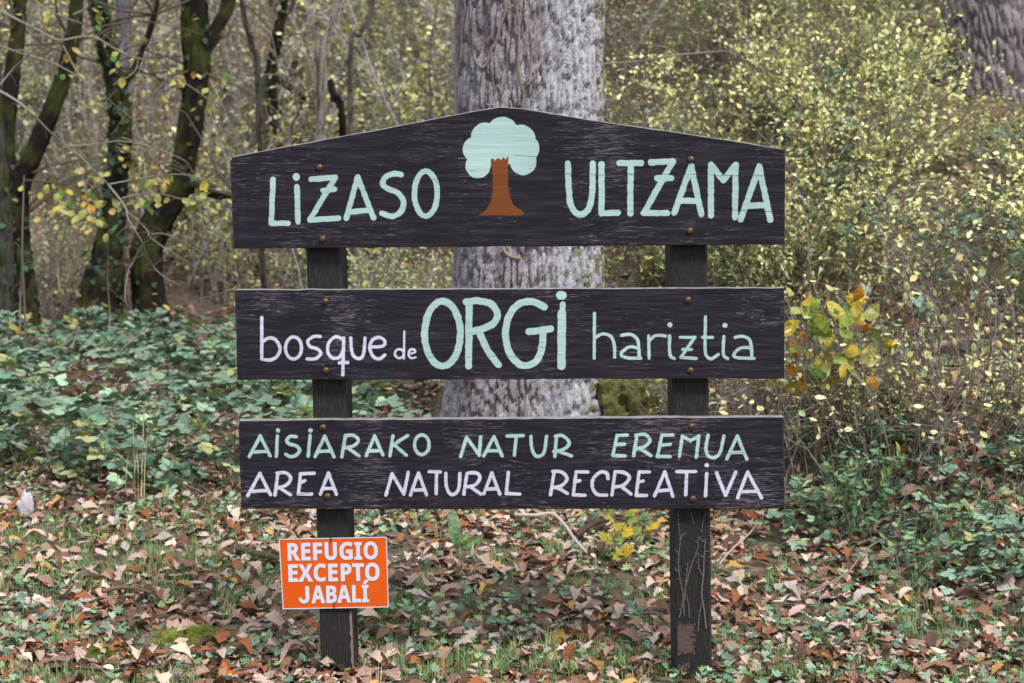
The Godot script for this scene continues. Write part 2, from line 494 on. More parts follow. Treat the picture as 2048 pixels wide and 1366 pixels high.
func board_material(outline: Array, strokes: Array, emblem: bool, knots: Array, cracks: Array, seed_: int, wear: float) -> Array:
	# dark stained wood with grain, knots, worn streaks and hand-painted letters; returns [material, low corner, size]
	var lo := Vector2(INF, INF)
	var hi := -lo
	for p in outline:
		lo = lo.min(p)
		hi = hi.max(p)
	var size := hi - lo
	var w := 1536
	var h := int(w * size.y / size.x)
	var k := w / size.x                                  # texels per metre
	var tex := func(q: Vector3) -> Vector2: return Vector2((q.x - lo.x) * k, (hi.y - q.y) * k)
	var grab := func(s: int, f: float, ww: int, hh: int) -> PackedByteArray:
		var n := FastNoiseLite.new()
		n.seed = s
		n.noise_type = FastNoiseLite.TYPE_SIMPLEX_SMOOTH
		n.frequency = f
		n.fractal_octaves = 4
		var im: Image = n.get_image(ww, hh)
		im.resize(w, h, Image.INTERPOLATE_CUBIC)
		im.convert(Image.FORMAT_L8)
		return im.get_data()
	var fine: PackedByteArray = grab.call(seed_, 0.16, 90, h)           # fine grain
	var streak: PackedByteArray = grab.call(seed_ + 1, 0.05, 120, h)    # growth bands
	var fleck: PackedByteArray = grab.call(seed_ + 2, 0.55, 110, h)     # short worn flecks
	var worn: PackedByteArray = grab.call(seed_ + 3, 0.012, w / 4, h / 4)   # where the stain has worn off
	var data := PackedByteArray()
	data.resize(w * h * 3)
	var rel := PackedByteArray()
	rel.resize(w * h)
	var kn := []
	for q in knots:
		var c: Vector2 = tex.call(px(q[0], q[1], 0))
		kn.append([c.x, c.y, q[2] * 1.3 * k / 600.0])
	var crk := PackedByteArray()
	crk.resize(w * h)
	for c in cracks:
		var a: Vector2 = tex.call(px(c[0], c[1], 0))
		var b: Vector2 = tex.call(px(c[2], c[3], 0))
		for x in range(maxi(0, int(a.x)), mini(w, int(b.x))):
			var y: float = lerpf(a.y, b.y, (x - a.x) / (b.x - a.x)) + (fine[(int(a.y) % h) * w + x] - 128) * 0.04
			for dy in range(-1, 2):
				var yy := clampi(int(y) + dy, 0, h - 1)
				crk[yy * w + x] = 255 if dy == 0 else 120
	for y in h:
		var near := []
		for q in kn:
			if absf(y - q[1]) < q[2] * 4.0:
				near.append(q)
		for x in w:
			var yy := float(y)
			var ring := 0.0
			for q in near:
				var dx: float = (x - q[0]) / (q[2] * 1.7)
				var dy: float = (y - q[1]) / q[2]
				var r2 := dx * dx + dy * dy
				if r2 < 9.0:
					var e := exp(-r2 * 0.45)
					yy -= dy * q[2] * e * 0.85
					if r2 < 1.4:
						ring = maxf(ring, (1.0 - r2 / 1.4) * (0.5 + 0.5 * sin(sqrt(r2) * 13.0 + (streak[y * w + x] - 128) * 0.06 + (worn[y * w + x] - 128) * 0.08)))
			var i := y * w + x
			var j := clampi(int(yy), 0, h - 1) * w + x
			var g := (fine[j] - 128) / 128.0
			var s := (streak[j] - 128) / 128.0
			var f := (fleck[j] - 128) / 128.0
			var wn := (worn[i] - 118) / 128.0
			var t := 0.12 + 0.2 * g + 0.25 * s + 0.32 * ring
			var thin := f * 1.4 + g * 0.8 + wn * 0.9 + wear - 0.96
			if thin > 0.0:
				t += minf(thin * 2.2, 1.0) * 0.95
			t = clampf(t, 0.0, 1.6)
			var i3 := i * 3
			data[i3] = int(minf(255.0, 28.0 + 62.0 * t))
			data[i3 + 1] = int(minf(255.0, 25.0 + 57.0 * t))
			data[i3 + 2] = int(minf(255.0, 32.0 + 57.0 * t))
			rel[i] = int(clampf(128.0 + 70.0 * g + 50.0 * s - crk[i] * 0.5, 0.0, 255.0))
	var put := func(x: int, y: int, c: Array, cover: float) -> void:
		if x < 0 or y < 0 or x >= w or y >= h:
			return
		var i := y * w + x
		var chip := (fleck[i] - 128) / 128.0 + (fine[i] - 128) / 220.0
		if chip > 0.8:
			cover *= clampf(1.0 - (chip - 0.8) * 5.0, 0.0, 1.0)
		if crk[i] == 255:
			cover *= 0.15
		var tone := 1.0 + (streak[i] - 128) / 128.0 * 0.05 + (worn[i] - 128) / 128.0 * 0.04
		for n in 3:
			data[i * 3 + n] = int(clampf(lerpf(data[i * 3 + n], c[n] * tone, cover), 0, 255))
	var wob := FastNoiseLite.new()
	wob.seed = seed_
	wob.frequency = 0.035
	var capsule := func(a: Vector2, b: Vector2, r: float, c: Array) -> void:
		for y in range(int(minf(a.y, b.y) - r - 2), int(maxf(a.y, b.y) + r + 3)):
			for x in range(int(minf(a.x, b.x) - r - 2), int(maxf(a.x, b.x) + r + 3)):
				var p := Vector2(x + 0.5, y + 0.5)
				var d := b - a
				var t := clampf((p - a).dot(d) / maxf(d.length_squared(), 0.001), 0, 1)
				var e := r + wob.get_noise_2d(x, y) * minf(r * 0.22, 1.8) - p.distance_to(a + d * t)
				if e > -0.5:
					put.call(x, y, c, clampf(e + 0.5, 0, 1))
	for s in strokes:
		var col: Array = PAINT[s[1]]
		for q in s[3]:
			var v: Array = q[1]
			var at := func(zx: float, zy: float) -> Vector2: return tex.call(px(zx / Z + s[0][0], zy / Z + s[0][1], 0))
			var r: float = s[2] / Z / 600.0 * k * 0.5
			var pts := []
			if q[0] == "d":
				var c: Vector2 = at.call(v[0], v[1])
				capsule.call(c - Vector2((v[2] - v[3]) / Z / 600.0 * k, 0), c + Vector2((v[2] - v[3]) / Z / 600.0 * k, 0), v[3] / Z / 600.0 * k, col)
				continue
			if q[0] == "o":
				for n in 25:
					pts.append(at.call(v[0] + v[2] * cos(TAU * n / 24.0), v[1] + v[3] * sin(TAU * n / 24.0)))
			else:
				for n in v.size() / 2:
					pts.append(at.call(v[n * 2], v[n * 2 + 1]))
				if q[0] == "c":
					pts = smooth_path(pts, 5)
			for n in pts.size() - 1:
				capsule.call(pts[n], pts[n + 1], r, col)
	if emblem:
		for c in [[1005, 266, 33], [972, 275, 31], [1042, 279, 30], [951, 299, 26], [956, 331, 26], [1054, 297, 26], [1046, 324, 27], [1000, 296, 38], [1030, 300, 30], [975, 300, 32]]:
			var o: Vector2 = tex.call(px(c[0], c[1], 0))
			capsule.call(o, o + Vector2(0.1, 0), c[2] / 600.0 * k * 0.97, PAINT.mint)
		var shape := PackedVector2Array()
		for q in [[981, 320], [985, 316], [990, 321], [996, 315], [1002, 320], [1007, 314], [1011, 319], [1017, 312], [1016, 340], [1016, 370], [1020, 393], [1027, 410], [1047, 424], [1047, 430], [956, 431], [972, 420], [982, 402], [985, 380], [985, 350]]:
			shape.append(tex.call(px(q[0], q[1], 0)))
		var l: Vector2 = tex.call(px(950, 300, 0))
		var m: Vector2 = tex.call(px(1055, 440, 0))
		for y in range(int(l.y), int(m.y)):
			for x in range(int(l.x), int(m.x)):
				if Geometry2D.is_point_in_polygon(Vector2(x + 0.5, y + 0.5), shape):
					put.call(x, y, PAINT.brown, 1.0)
	var mat := StandardMaterial3D.new()
	mat.resource_name = "painted_board"
	mat.albedo_texture = ImageTexture.create_from_image(Image.create_from_data(w, h, false, Image.FORMAT_RGB8, data))
	mat.heightmap_enabled = true
	mat.heightmap_texture = ImageTexture.create_from_image(Image.create_from_data(w, h, false, Image.FORMAT_L8, rel))
	mat.heightmap_scale = 0.1
	mat.roughness = 0.78
	mat.metallic_specular = 0.3
	mat.texture_repeat = false
	return [mat, lo, size]

func board_mesh(outline: PackedVector2Array, lo: Vector2, size: Vector2, thick: float, face: Material, rim: Material) -> ArrayMesh:
	# front at z = 0, slightly rounded and uneven edges
	var rng := RandomNumberGenerator.new()
	rng.seed = int(lo.y * 1000.0)
	var ring := PackedVector2Array()
	for i in outline.size():
		var a := outline[i]
		var b := outline[(i + 1) % outline.size()]
		var n := maxi(1, int(a.distance_to(b) / 0.05))
		for k in n:
			ring.append(a.lerp(b, float(k) / n) + Vector2(rng.randf_range(-1, 1), rng.randf_range(-1, 1)) * 0.0012)
	var inner := Geometry2D.offset_polygon(ring, -0.0025)[0]
	var uv := func(p: Vector2) -> Vector2: return Vector2((p.x - lo.x) / size.x, (lo.y + size.y - p.y) / size.y)
	var m := ArrayMesh.new()
	var st := SurfaceTool.new()
	st.begin(Mesh.PRIMITIVE_TRIANGLES)
	st.set_smooth_group(-1)
	var tri := Geometry2D.triangulate_polygon(inner)
	for n in range(0, tri.size(), 3):
		var p := [inner[tri[n]], inner[tri[n + 1]], inner[tri[n + 2]]]
		if (p[1] - p[0]).cross(p[2] - p[0]) > 0:
			p = [p[0], p[2], p[1]]
		for q in p:
			st.set_normal(Vector3.BACK)
			st.set_uv(uv.call(q))
			st.add_vertex(Vector3(q.x, q.y, 0))
	m = st.commit(m)
	m.surface_set_material(0, face)
	var mb := MB.new()
	# the worn arris and the sides, joined from the inner ring to the outer by nearest points
	var n := inner.size()
	var near := func(p: Vector2) -> Vector2:
		var best := inner[0]
		for q in n:
			var c := Geometry2D.get_closest_point_to_segment(p, inner[q], inner[(q + 1) % n])
			if c.distance_squared_to(p) < best.distance_squared_to(p):
				best = c
		return best
	var turn := 0.0
	for i in ring.size():
		turn += ring[i].cross(ring[(i + 1) % ring.size()])
	for i in ring.size():
		var a := ring[i]
		var b := ring[(i + 1) % ring.size()]
		if turn > 0:
			var s := a
			a = b
			b = s
		var ai: Vector2 = near.call(a)
		var bi: Vector2 = near.call(b)
		var bare := absf(a.x - b.x) > absf(a.y - b.y) * 2.0 and (a.y + b.y) * 0.5 > lo.y + size.y * 0.45
		var tint := lin(168, 163, 160) if bare else lin(66, 60, 62)
		mb.quad(Vector3(ai.x, ai.y, 0), Vector3(a.x, a.y, -0.003), Vector3(b.x, b.y, -0.003), Vector3(bi.x, bi.y, 0), tint)
		mb.quad(Vector3(a.x, a.y, -0.003), Vector3(a.x, a.y, -thick), Vector3(b.x, b.y, -thick), Vector3(b.x, b.y, -0.003), tint)
	tri = Geometry2D.triangulate_polygon(ring)
	for k in range(0, tri.size(), 3):
		var p := [ring[tri[k]], ring[tri[k + 1]], ring[tri[k + 2]]]
		if (p[1] - p[0]).cross(p[2] - p[0]) < 0:
			p = [p[0], p[2], p[1]]
		mb.tri(Vector3(p[0].x, p[0].y, -thick), Vector3(p[1].x, p[1].y, -thick), Vector3(p[2].x, p[2].y, -thick), lin(66, 60, 62))
	var a := []
	a.resize(Mesh.ARRAY_MAX)
	a[Mesh.ARRAY_VERTEX] = mb.V
	a[Mesh.ARRAY_NORMAL] = mb.N
	a[Mesh.ARRAY_COLOR] = mb.C
	m.add_surface_from_arrays(Mesh.PRIMITIVE_TRIANGLES, a)
	m.surface_set_material(1, rim)
	return m

func post_mesh(spec: Array, depth: float, splay: float, z0: float) -> ArrayMesh:
	# spec: [x left, x right, row] in pixels from top to bottom; a timber with rounded arrises
	var mb := MB.new()
	var rings := []
	for s in spec:
		var a := px(s[0], s[2], z0)
		var b := px(s[1], s[2], z0)
		var y := a.y
		var e := 0.008
		rings.append([Vector3(a.x, y, z0 - e), Vector3(a.x + e, y, z0), Vector3(b.x - e, y, z0), Vector3(b.x, y, z0 - e),
			Vector3(b.x + splay, y, z0 - depth + e), Vector3(b.x + splay - e, y, z0 - depth), Vector3(a.x + splay + e, y, z0 - depth), Vector3(a.x + splay, y, z0 - depth + e)])
	for i in rings.size() - 1:
		for j in 8:
			var k := (j + 1) % 8
			mb.quad(rings[i + 1][j], rings[i][j], rings[i][k], rings[i + 1][k], Color.WHITE)
	for j in range(1, 7):
		mb.tri(rings[0][0], rings[0][j + 1], rings[0][j], Color.WHITE)
	return mb.mesh()

func build_sign() -> void:
	var sign_ := thing("wooden_sign", "large dark wooden sign of three painted boards on two posts", "sign", Vector3(0, 0, 0))
	var to2 := func(list: Array) -> PackedVector2Array:
		var o := PackedVector2Array()
		for p in list:
			var q := px(p[0], p[1], 0)
			o.append(Vector2(q.x, q.y))
		return o
	part("post", post_mesh([[604, 672, 335], [613, 682, 535], [625, 692, 800], [633, 696, 1045], [640, 704, 1280], [645, 708, 1440]], 0.14, 0.008, -0.042), M.post, sign_)
	var post := part("post", post_mesh([[1337, 1412, 325], [1340, 1415, 530], [1345, 1418, 800], [1348, 1421, 1050], [1351, 1424, 1300], [1353, 1426, 1460]], 0.12, -0.006, -0.042), M.post, sign_)
	# a patch at the foot of this post where the stain has flaked to bare wood
	var rng := RandomNumberGenerator.new()
	rng.seed = 77
	for spec in [[1249, 1306, 1352, 1387], [1328, 1344, 1353, 1376]]:
		var bare := MB.new()
		var flake := FastNoiseLite.new()
		flake.seed = spec[0]
		flake.frequency = 0.09
		var cell := 1.1
		for iy in int((spec[1] - spec[0]) / cell) + 12:
			for ix in int((spec[3] - spec[2]) / cell) + 10:
				var u: float = spec[2] + 3.0 + ix * cell
				var v: float = spec[0] - 6.0 + iy * cell
				var edge := minf(minf(v - spec[0], spec[1] - v) / 6.0, (spec[3] - u) / 7.0)
				if edge + flake.get_noise_2d(u * 1.6, v) * 2.2 < 0.0 or u > spec[3] + 8.0:
					continue
				var tone := lin(96, 82, 74).lerp(lin(74, 62, 56), clampf(0.5 + 1.2 * flake.get_noise_2d(u * 3.0, v * 1.5 + 90.0), 0, 1))
				bare.quad(px(u, v + cell, -0.0405), px(u, v, -0.0405), px(u + cell, v, -0.0405), px(u + cell, v + cell, -0.0405), tone)
		part("bare_patch", bare.mesh(), M.twig, post).set_meta("label", "patch of bare pale wood where the dark stain flaked off")
	var split := MB.new()
	var edge_l := []
	var edge_r := []
	for k in 13:
		var row := lerpf(1222.0, 1352.0, k / 12.0)
		var xr := lerpf(701.5, 706.5, k / 12.0)
		edge_l.append(px(xr - (1.0 + 2.8 * absf(sin(k * 1.9))), row, -0.0405))
		edge_r.append(px(xr + 2.2, row, -0.047))
	for k in 12:
		split.quad(edge_l[k + 1], edge_l[k], edge_r[k], edge_r[k + 1], lin(124, 106, 92))
	part("split_edge", split.mesh(), M.twig, sign_.get_child(0)).set_meta("label", "pale split corner of the post near the ground")
	var boards := [
		["top board painted LiZASO and ULTZAMA around a tree emblem", [[460, 324], [466, 312], [620, 284], [780, 254], [960, 219], [1000, 213], [1045, 217], [1200, 242], [1400, 271], [1565, 297], [1571, 303], [1569, 489], [467, 497]], strokes_top(), true,
			[[830, 312, 15], [1400, 292, 9]], [[1030, 311, 1120, 314], [1130, 349, 1560, 350], [1430, 419, 1569, 424]], 101, 0.06, [[639, 335], [645, 478], [1382, 319], [1380, 462]]],
		["middle board painted bosque de ORGi hariztia", [[470, 579], [1569, 575], [1569, 757], [474, 760]], strokes_mid(), false,
			[[551, 627, 13], [745, 640, 16], [1503, 634, 15], [1040, 690, 12]], [[850, 715, 1060, 714], [480, 742, 700, 741]], 211, 0.02, [[651, 603], [652, 741], [1376, 600], [1381, 741]]],
		["bottom board painted AiSiARAKO NATUR EREMUA over AREA NATURAL RECREATiVA", [[477, 840], [1567, 833], [1570, 1018], [482, 1018]], strokes_low(), false,
			[[985, 935, 14], [1175, 1008, 15], [1345, 920, 16], [700, 850, 8]], [[1300, 905, 1570, 906], [480, 1003, 640, 985]], 307, 0.16, [[646, 855], [655, 993], [1383, 853], [1386, 998]]]]
	var dome := MB.new()
	for i in 6:
		for j in 14:
			var f := func(ii: int, jj: int) -> Vector3:
				var t := PI / 2 * ii / 6.0
				return Vector3(cos(TAU * jj / 14.0) * cos(t) * 0.0125, -sin(TAU * jj / 14.0) * cos(t) * 0.0125, sin(t) * 0.0085)
			dome.quad(f.call(i, j), f.call(i + 1, j), f.call(i + 1, j + 1), f.call(i, j + 1), Color.WHITE)
	var dome_mesh := dome.mesh()
	for b in boards:
		var outline: PackedVector2Array = to2.call(b[1])
		var made := board_material(Array(outline), b[2], b[3], b[4], b[5], b[6], b[7])
		var o := part("board", board_mesh(outline, made[1], made[2], 0.042, made[0], M.edge), null, sign_)
		o.set_meta("label", b[0])
		for q in b[8]:
			var bolt := part("bolt", dome_mesh, M.bolt, o)
			bolt.position = px(q[0], q[1], 0.0)
	# the orange notice wired to the post below
	var plate := thing("notice_plate", "small orange plate reading REFUGIO EXCEPTO JABALI wired to a sign post", "notice", px(667, 1146, -0.03))
	var mb := MB.new()
	var c := []
	for p in [[558, 1078], [773, 1074], [777, 1214], [566, 1218]]:
		c.append(px(p[0], p[1], -0.03) - plate.position)
	var back := Vector3(0, 0, -0.004)
	mb.quad(c[0], c[1], c[2], c[3], Color.WHITE)
	mb.quad(c[1] + back, c[0] + back, c[3] + back, c[2] + back, Color.WHITE)
	for k in 4:
		mb.quad(c[(k + 1) % 4], c[k], c[k] + back, c[(k + 1) % 4] + back, Color.WHITE)
	part("plate", mb.mesh(), M.orange, plate)
	var rim := MB.new()   # pale bare edge of the plastic
	for k in 4:
		var a: Vector3 = c[k]
		var b2: Vector3 = c[(k + 1) % 4]
		var d := (b2 - a).normalized()
		var inw := Vector3(d.y, -d.x, 0) * 0.0022
		var f := Vector3(0, 0, 0.0006)
		rim.quad(a + f - inw * 0.4, b2 + f - inw * 0.4, b2 + f + inw, a + f + inw, Color.WHITE)
	part("edge_strip", rim.mesh(), M.white, plate)
	var font := SystemFont.new()
	font.font_names = PackedStringArray(["Droid Sans"])
	font.font_weight = 700
	var heavy := FontVariation.new()
	heavy.base_font = font
	heavy.variation_embolden = 0.55
	var ref := TextMesh.new()
	ref.text = "H"
	ref.font = heavy
	ref.font_size = 64
	ref.pixel_size = 0.001
	ref.curve_step = 1.0
	var cap_box := ref.get_aabb()
	var line := func(text: String, u0: float, u1: float, v0: float, v1: float) -> void:
		var t := TextMesh.new()
		t.text = text
		t.font = heavy
		t.font_size = 64
		t.depth = 0.002
		t.curve_step = 1.0
		t.pixel_size = 0.001
		var arr := t.get_mesh_arrays()
		var v: PackedVector3Array = arr[Mesh.ARRAY_VERTEX]
		var lo := INF
		var hi := -INF
		for p in v:
			lo = minf(lo, p.x)
			hi = maxf(hi, p.x)
		var p0 := px(u0, v1 + 1.0, -0.0285) - plate.position
		var p1 := px(u1, v1 - 1.6, -0.0285) - plate.position
		var top := px(u0 - 1.0, v0 + 0.8, -0.0285) - plate.position
		var out := PackedVector3Array()
		for p in v:
			out.append(p0 + (p1 - p0) * ((p.x - lo) / (hi - lo)) + (top - p0) * ((p.y - cap_box.position.y) / cap_box.size.y) + Vector3(0, 0, p.z * 0.5))
		arr[Mesh.ARRAY_VERTEX] = out
		var am := ArrayMesh.new()
		am.add_surface_from_arrays(Mesh.PRIMITIVE_TRIANGLES, arr)
		part("lettering", am, M.white, plate)
	line.call("REFUGIO", 575.5, 756.0, 1085.5, 1120.5)
	line.call("EXCEPTO", 577.0, 759.5, 1128.0, 1163.0)
	line.call("ABALÍ", 623.0, 738.5, 1171.5, 1206.0)
	var hook := MB.new()   # the J, standing on the line
	var mid := smooth_path([Vector2(614, 1172.5), Vector2(614.5, 1185), Vector2(615, 1196), Vector2(612.5, 1202), Vector2(607, 1203.5), Vector2(602, 1201), Vector2(600.5, 1195.5)], 4)
	for k in mid.size() - 1:
		var corner := []
		for m in [k, k + 1]:
			var d: Vector2 = (mid[mini(m + 1, mid.size() - 1)] - mid[maxi(m - 1, 0)]).normalized()
			var side := Vector2(d.y, -d.x) * lerpf(4.1, 3.2, clampf((m - 8) / 12.0, 0, 1))
			for e in [mid[m] - side, mid[m] + side]:
				corner.append(px(e.x, e.y, -0.0279) - plate.position)
		hook.quad(corner[0], corner[1], corner[3], corner[2], Color.WHITE)
	part("lettering", hook.mesh(), M.white, plate)
	for wire in [[[661, 1066], [662, 1075], [661, 1085]], [[669, 1204], [668, 1212], [670, 1222], [666, 1238]]]:
		var wb := MB.new()
		var pts := []
		for p in wire:
			pts.append(px(p[0], p[1], -0.0255 if p[1] > 1074 and p[1] < 1217 else -0.038) - plate.position)
		pts = smooth_path(pts)
		var rr := []
		for p in pts:
			rr.append(0.0018)
		wb.tube(pts, rr, 6, Color.WHITE)
		part("wire", wb.mesh(), M.wire, plate)

# ------------------------------------------------------------------ trees
func bark_mesh(path: Array, radius: Array, cols: int, step: float, depth: float, plate: float, colour: Callable, seed_: int, flare = null) -> ArrayMesh:
	# a trunk along a path with furrowed bark; colour(point, turn round the trunk, plate height 0..1) gives linear base colour
	var cell := FastNoiseLite.new()
	cell.noise_type = FastNoiseLite.TYPE_CELLULAR
	cell.cellular_return_type = FastNoiseLite.RETURN_DISTANCE2_SUB
	cell.cellular_jitter = 1.0
	cell.frequency = 1.0
	cell.seed = seed_
	cell.fractal_type = FastNoiseLite.FRACTAL_NONE
	cell.domain_warp_enabled = true
	cell.domain_warp_amplitude = 0.6
	cell.domain_warp_frequency = 0.7
	var fine := FastNoiseLite.new()
	fine.seed = seed_ + 1
	fine.frequency = 1.0
	var pts := []
	var rad := []
	for i in path.size() - 1:
		var n := maxi(1, int((path[i + 1] - path[i]).length() / step))
		for k in n:
			pts.append(path[i].lerp(path[i + 1], float(k) / n))
			rad.append(lerpf(radius[i], radius[i + 1], float(k) / n))
	pts.append(path[-1])
	rad.append(radius[-1])
	var v := PackedVector3Array()
	var c := PackedColorArray()
	v.resize(pts.size() * (cols + 1))
	c.resize(v.size())
	var along := 0.0
	var n0 := Vector3(0, 0, -1)
	for i in pts.size():
		if i > 0:
			along += (pts[i] - pts[i - 1]).length()
		var t: Vector3 = (pts[mini(i + 1, pts.size() - 1)] - pts[maxi(i - 1, 0)]).normalized()
		n0 = (n0 - t * n0.dot(t)).normalized()
		var b := t.cross(n0)
		for j in cols + 1:
			var a := TAU * (j % cols) / cols
			var o := n0 * cos(a) + b * sin(a)
			var r: float = rad[i]
			if flare != null:
				r += flare.call(along, a)
			var w := fine.get_noise_3d(cos(a) * 1.5 + 7.0, along * 1.7, sin(a) * 1.5)
			var q := Vector3(cos(a) * r / plate, along / plate * 0.2 + w * 0.5, sin(a) * r / plate)
			var d := cell.get_noise_3dv(q) + 1.0
			var ridge := smoothstep(0.02, 0.24, d)
			var f2 := fine.get_noise_3d(cos(a) * r * 70.0, along * 26.0, sin(a) * r * 70.0)
			r += depth * (ridge - 0.7) + depth * 0.2 * f2 + depth * 0.45 * w
			var p: Vector3 = pts[i] + o * r
			v[i * (cols + 1) + j] = p
			c[i * (cols + 1) + j] = colour.call(p, o, ridge, f2)
	return grid_mesh(v, c, cols + 1, pts.size())

func build_great_oak() -> void:
	var at := Vector3(0.08, 0, -3.4)
	at.y = ground(at.x, at.z) - 0.15
	var oak := thing("oak_tree", "huge grey oak trunk with furrowed pale bark right behind the sign", "tree", at)
	var blot := FastNoiseLite.new()
	blot.seed = 9
	blot.frequency = 5.0
	blot.fractal_octaves = 4
	var colour := func(p: Vector3, o: Vector3, ridge: float, f2: float) -> Color:
		var n := blot.get_noise_3d(p.x, p.y * 0.55, p.z)
		var n2 := blot.get_noise_3d(p.x * 3.0 + 9.0, p.y * 2.0, p.z * 3.0)
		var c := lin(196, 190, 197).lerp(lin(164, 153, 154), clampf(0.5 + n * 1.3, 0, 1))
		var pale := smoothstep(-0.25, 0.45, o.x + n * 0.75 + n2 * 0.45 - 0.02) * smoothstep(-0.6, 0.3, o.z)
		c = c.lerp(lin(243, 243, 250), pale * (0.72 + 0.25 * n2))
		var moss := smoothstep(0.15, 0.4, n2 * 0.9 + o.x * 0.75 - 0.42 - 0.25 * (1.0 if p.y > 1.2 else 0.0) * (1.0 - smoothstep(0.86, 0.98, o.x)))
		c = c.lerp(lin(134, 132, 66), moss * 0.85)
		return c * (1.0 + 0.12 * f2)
	var flare := func(along: float, a: float) -> float:
		var low := exp(-along * 3.2)
		return low * (0.10 + 0.07 * sin(a * 5.0 + 0.6) + 0.05 * sin(a * 3.0 + 2.0)) + 0.012 * sin(a * 3.0 + 0.4)
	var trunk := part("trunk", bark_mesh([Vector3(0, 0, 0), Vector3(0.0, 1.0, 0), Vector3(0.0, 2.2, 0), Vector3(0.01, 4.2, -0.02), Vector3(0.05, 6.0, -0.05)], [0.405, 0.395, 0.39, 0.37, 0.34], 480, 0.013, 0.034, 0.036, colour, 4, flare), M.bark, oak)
	# limbs of the crown, above the picture
	for k in 4:
		var a := k * 1.7 + 0.5
		var p0 := Vector3(0.04, 5.4 + 0.15 * k, -0.04)
		var d := Vector3(cos(a), 0.75, sin(a))
		part("limb", bark_mesh([p0, p0 + d * 0.7, p0 + d * 1.6 + Vector3(0, 0.2, 0), p0 + d * 2.6 + Vector3(0, 0.7, 0)], [0.18, 0.14, 0.1, 0.05], 24, 0.08, 0.012, 0.04, colour, 40 + k), M.bark, oak)
	var crown := MB.new()
	var rng := RandomNumberGenerator.new()
	rng.seed = 12
	for k in 900:
		var a := rng.randf() * TAU
		var r := rng.randf_range(0.6, 3.0)
		var p := Vector3(cos(a) * r, 6.6 + rng.randf_range(-0.4, 1.6), sin(a) * r)
		crown.stamp(Transform3D(Basis.from_euler(Vector3(rng.randf_range(-1, 1), rng.randf() * TAU, rng.randf_range(-1, 1))) * Basis.from_scale(Vector3.ONE * 0.11), p), L.oak0, lin(150, 120, 60))
	part("crown", crown.mesh(), M.leaf, oak).set_meta("kind", "stuff")
	# mossy buttress roots
	var mossy := [[[1215, 752], [1222, 790], [1236, 838], [1255, 900]], [[1262, 758], [1276, 795], [1288, 838], [1305, 890]]]
	for k in 2:
		var mb := MB.new()
		var pts := []
		for p in mossy[k]:
			pts.append(px(p[0], p[1], -3.12 + 0.03 * k) - at)
		var v := PackedVector3Array()
		var c := PackedColorArray()
		pts = smooth_path(pts, 10)
		for i in pts.size():
			var t := float(i) / (pts.size() - 1)
			var r0 := (0.05 + 0.035 * t) * sqrt(clampf(t * 5.0 + 0.05, 0.0, 1.0))
			for j in 41:
				var a := TAU * (j % 40) / 40.0
				var o := Vector3(cos(a), 0.25, sin(a) * 0.8)
				var p: Vector3 = pts[i]
				var q := p + o * r0
				q += o * (0.05 * blot.get_noise_3d(q.x * 2.0, q.y * 2.0, q.z * 2.0) + 0.03 * blot.get_noise_3d(q.x * 9.0, q.y * 9.0, q.z * 9.0))
				v.append(q)
				c.append(lin(188, 184, 130).lerp(lin(136, 134, 94), 0.5 + blot.get_noise_3d(q.x * 5.0, q.y * 5.0, q.z * 5.0)))
		var root := part("mossy_root", grid_mesh(v, c, 41, pts.size()), M.moss, oak)
		root.set_meta("label", "buttress root thickly covered in yellow-green moss")
		for n in 700:
			var i := (n * 7919) % v.size()
			var o: Vector3 = (v[i] - pts[i / 41]).normalized()
			var s := rng.randf_range(0.01, 0.02)
			mb.stamp(Transform3D(Basis.looking_at(o.cross(Vector3(0.1, 0.2, 1)).normalized(), o) * Basis.from_scale(Vector3(s, s, s)), v[i]), L.tuft1, lin(196, 192, 132) * rng.randf_range(0.7, 1.2))
		var fuzz := part("moss_fuzz", mb.mesh(), M.blade, root)
		fuzz.set_meta("kind", "stuff")
	# bare ivy stems clinging to the trunk
	var stem := func(list: Array, s: float, ox: float, oy: float, w: float, col: Color) -> void:
		var pts := []
		var rr := []
		for k in list.size() / 2:
			var u: float = list[k * 2] / s + ox
			var vv: float = list[k * 2 + 1] / s + oy
			var z := -3.0
			for it in 6:
				var q := px(u, vv, z)
				z = at.z + sqrt(maxf(0.0, 0.405 * 0.405 - pow(q.x - at.x, 2))) + 0.005
			pts.append(px(u, vv, z) - at)
		pts = smooth_path(pts, 4)
		for k in pts.size():
			rr.append(w * 0.8 * (1.0 - 0.35 * k / pts.size()) * (1.0 + 0.18 * sin(k * 2.3)))
		var mb := MB.new()
		mb.tube(pts, rr, 7, col)
		part("ivy_stem", mb.mesh(), M.twig, trunk)
	var tan_ := lin(136, 120, 108)
	for q in [[[505, 515, 515, 610, 585, 692, 640, 650, 670, 540, 720, 440, 780, 250, 830, 100, 810, -20], 0.011], [[980, -20, 940, 90, 965, 250, 960, 500, 955, 680, 990, 860, 1012, 960, 1000, 1120], 0.009],
			[[990, 860, 1070, 790, 1090, 600, 1130, 450, 1170, 320, 1285, 265], 0.007], [[1040, 230, 1038, 450, 1065, 620, 1100, 725], 0.005], [[1040, 870, 1140, 770, 1170, 680, 1290, 510], 0.007],
			[[850, 50, 862, 300, 840, 450, 846, 700], 0.0035], [[680, 700, 700, 850, 730, 960, 830, 1065], 0.004], [[340, 1160, 320, 880, 360, 640, 380, 300, 410, 100, 400, -20], 0.005], [[1185, -20, 1175, 180, 1190, 400, 1120, 620], 0.005], [[800, -10, 900, 60, 1000, 100, 1120, 80], 0.005]]:
		stem.call(q[0], 5.12, 850.0, 0.0, q[1], tan_)
	stem.call([1010, 80, 1040, 122, 1085, 140, 1125, 146], 3.103, 680.0, 470.0, 0.013, lin(140, 128, 104))
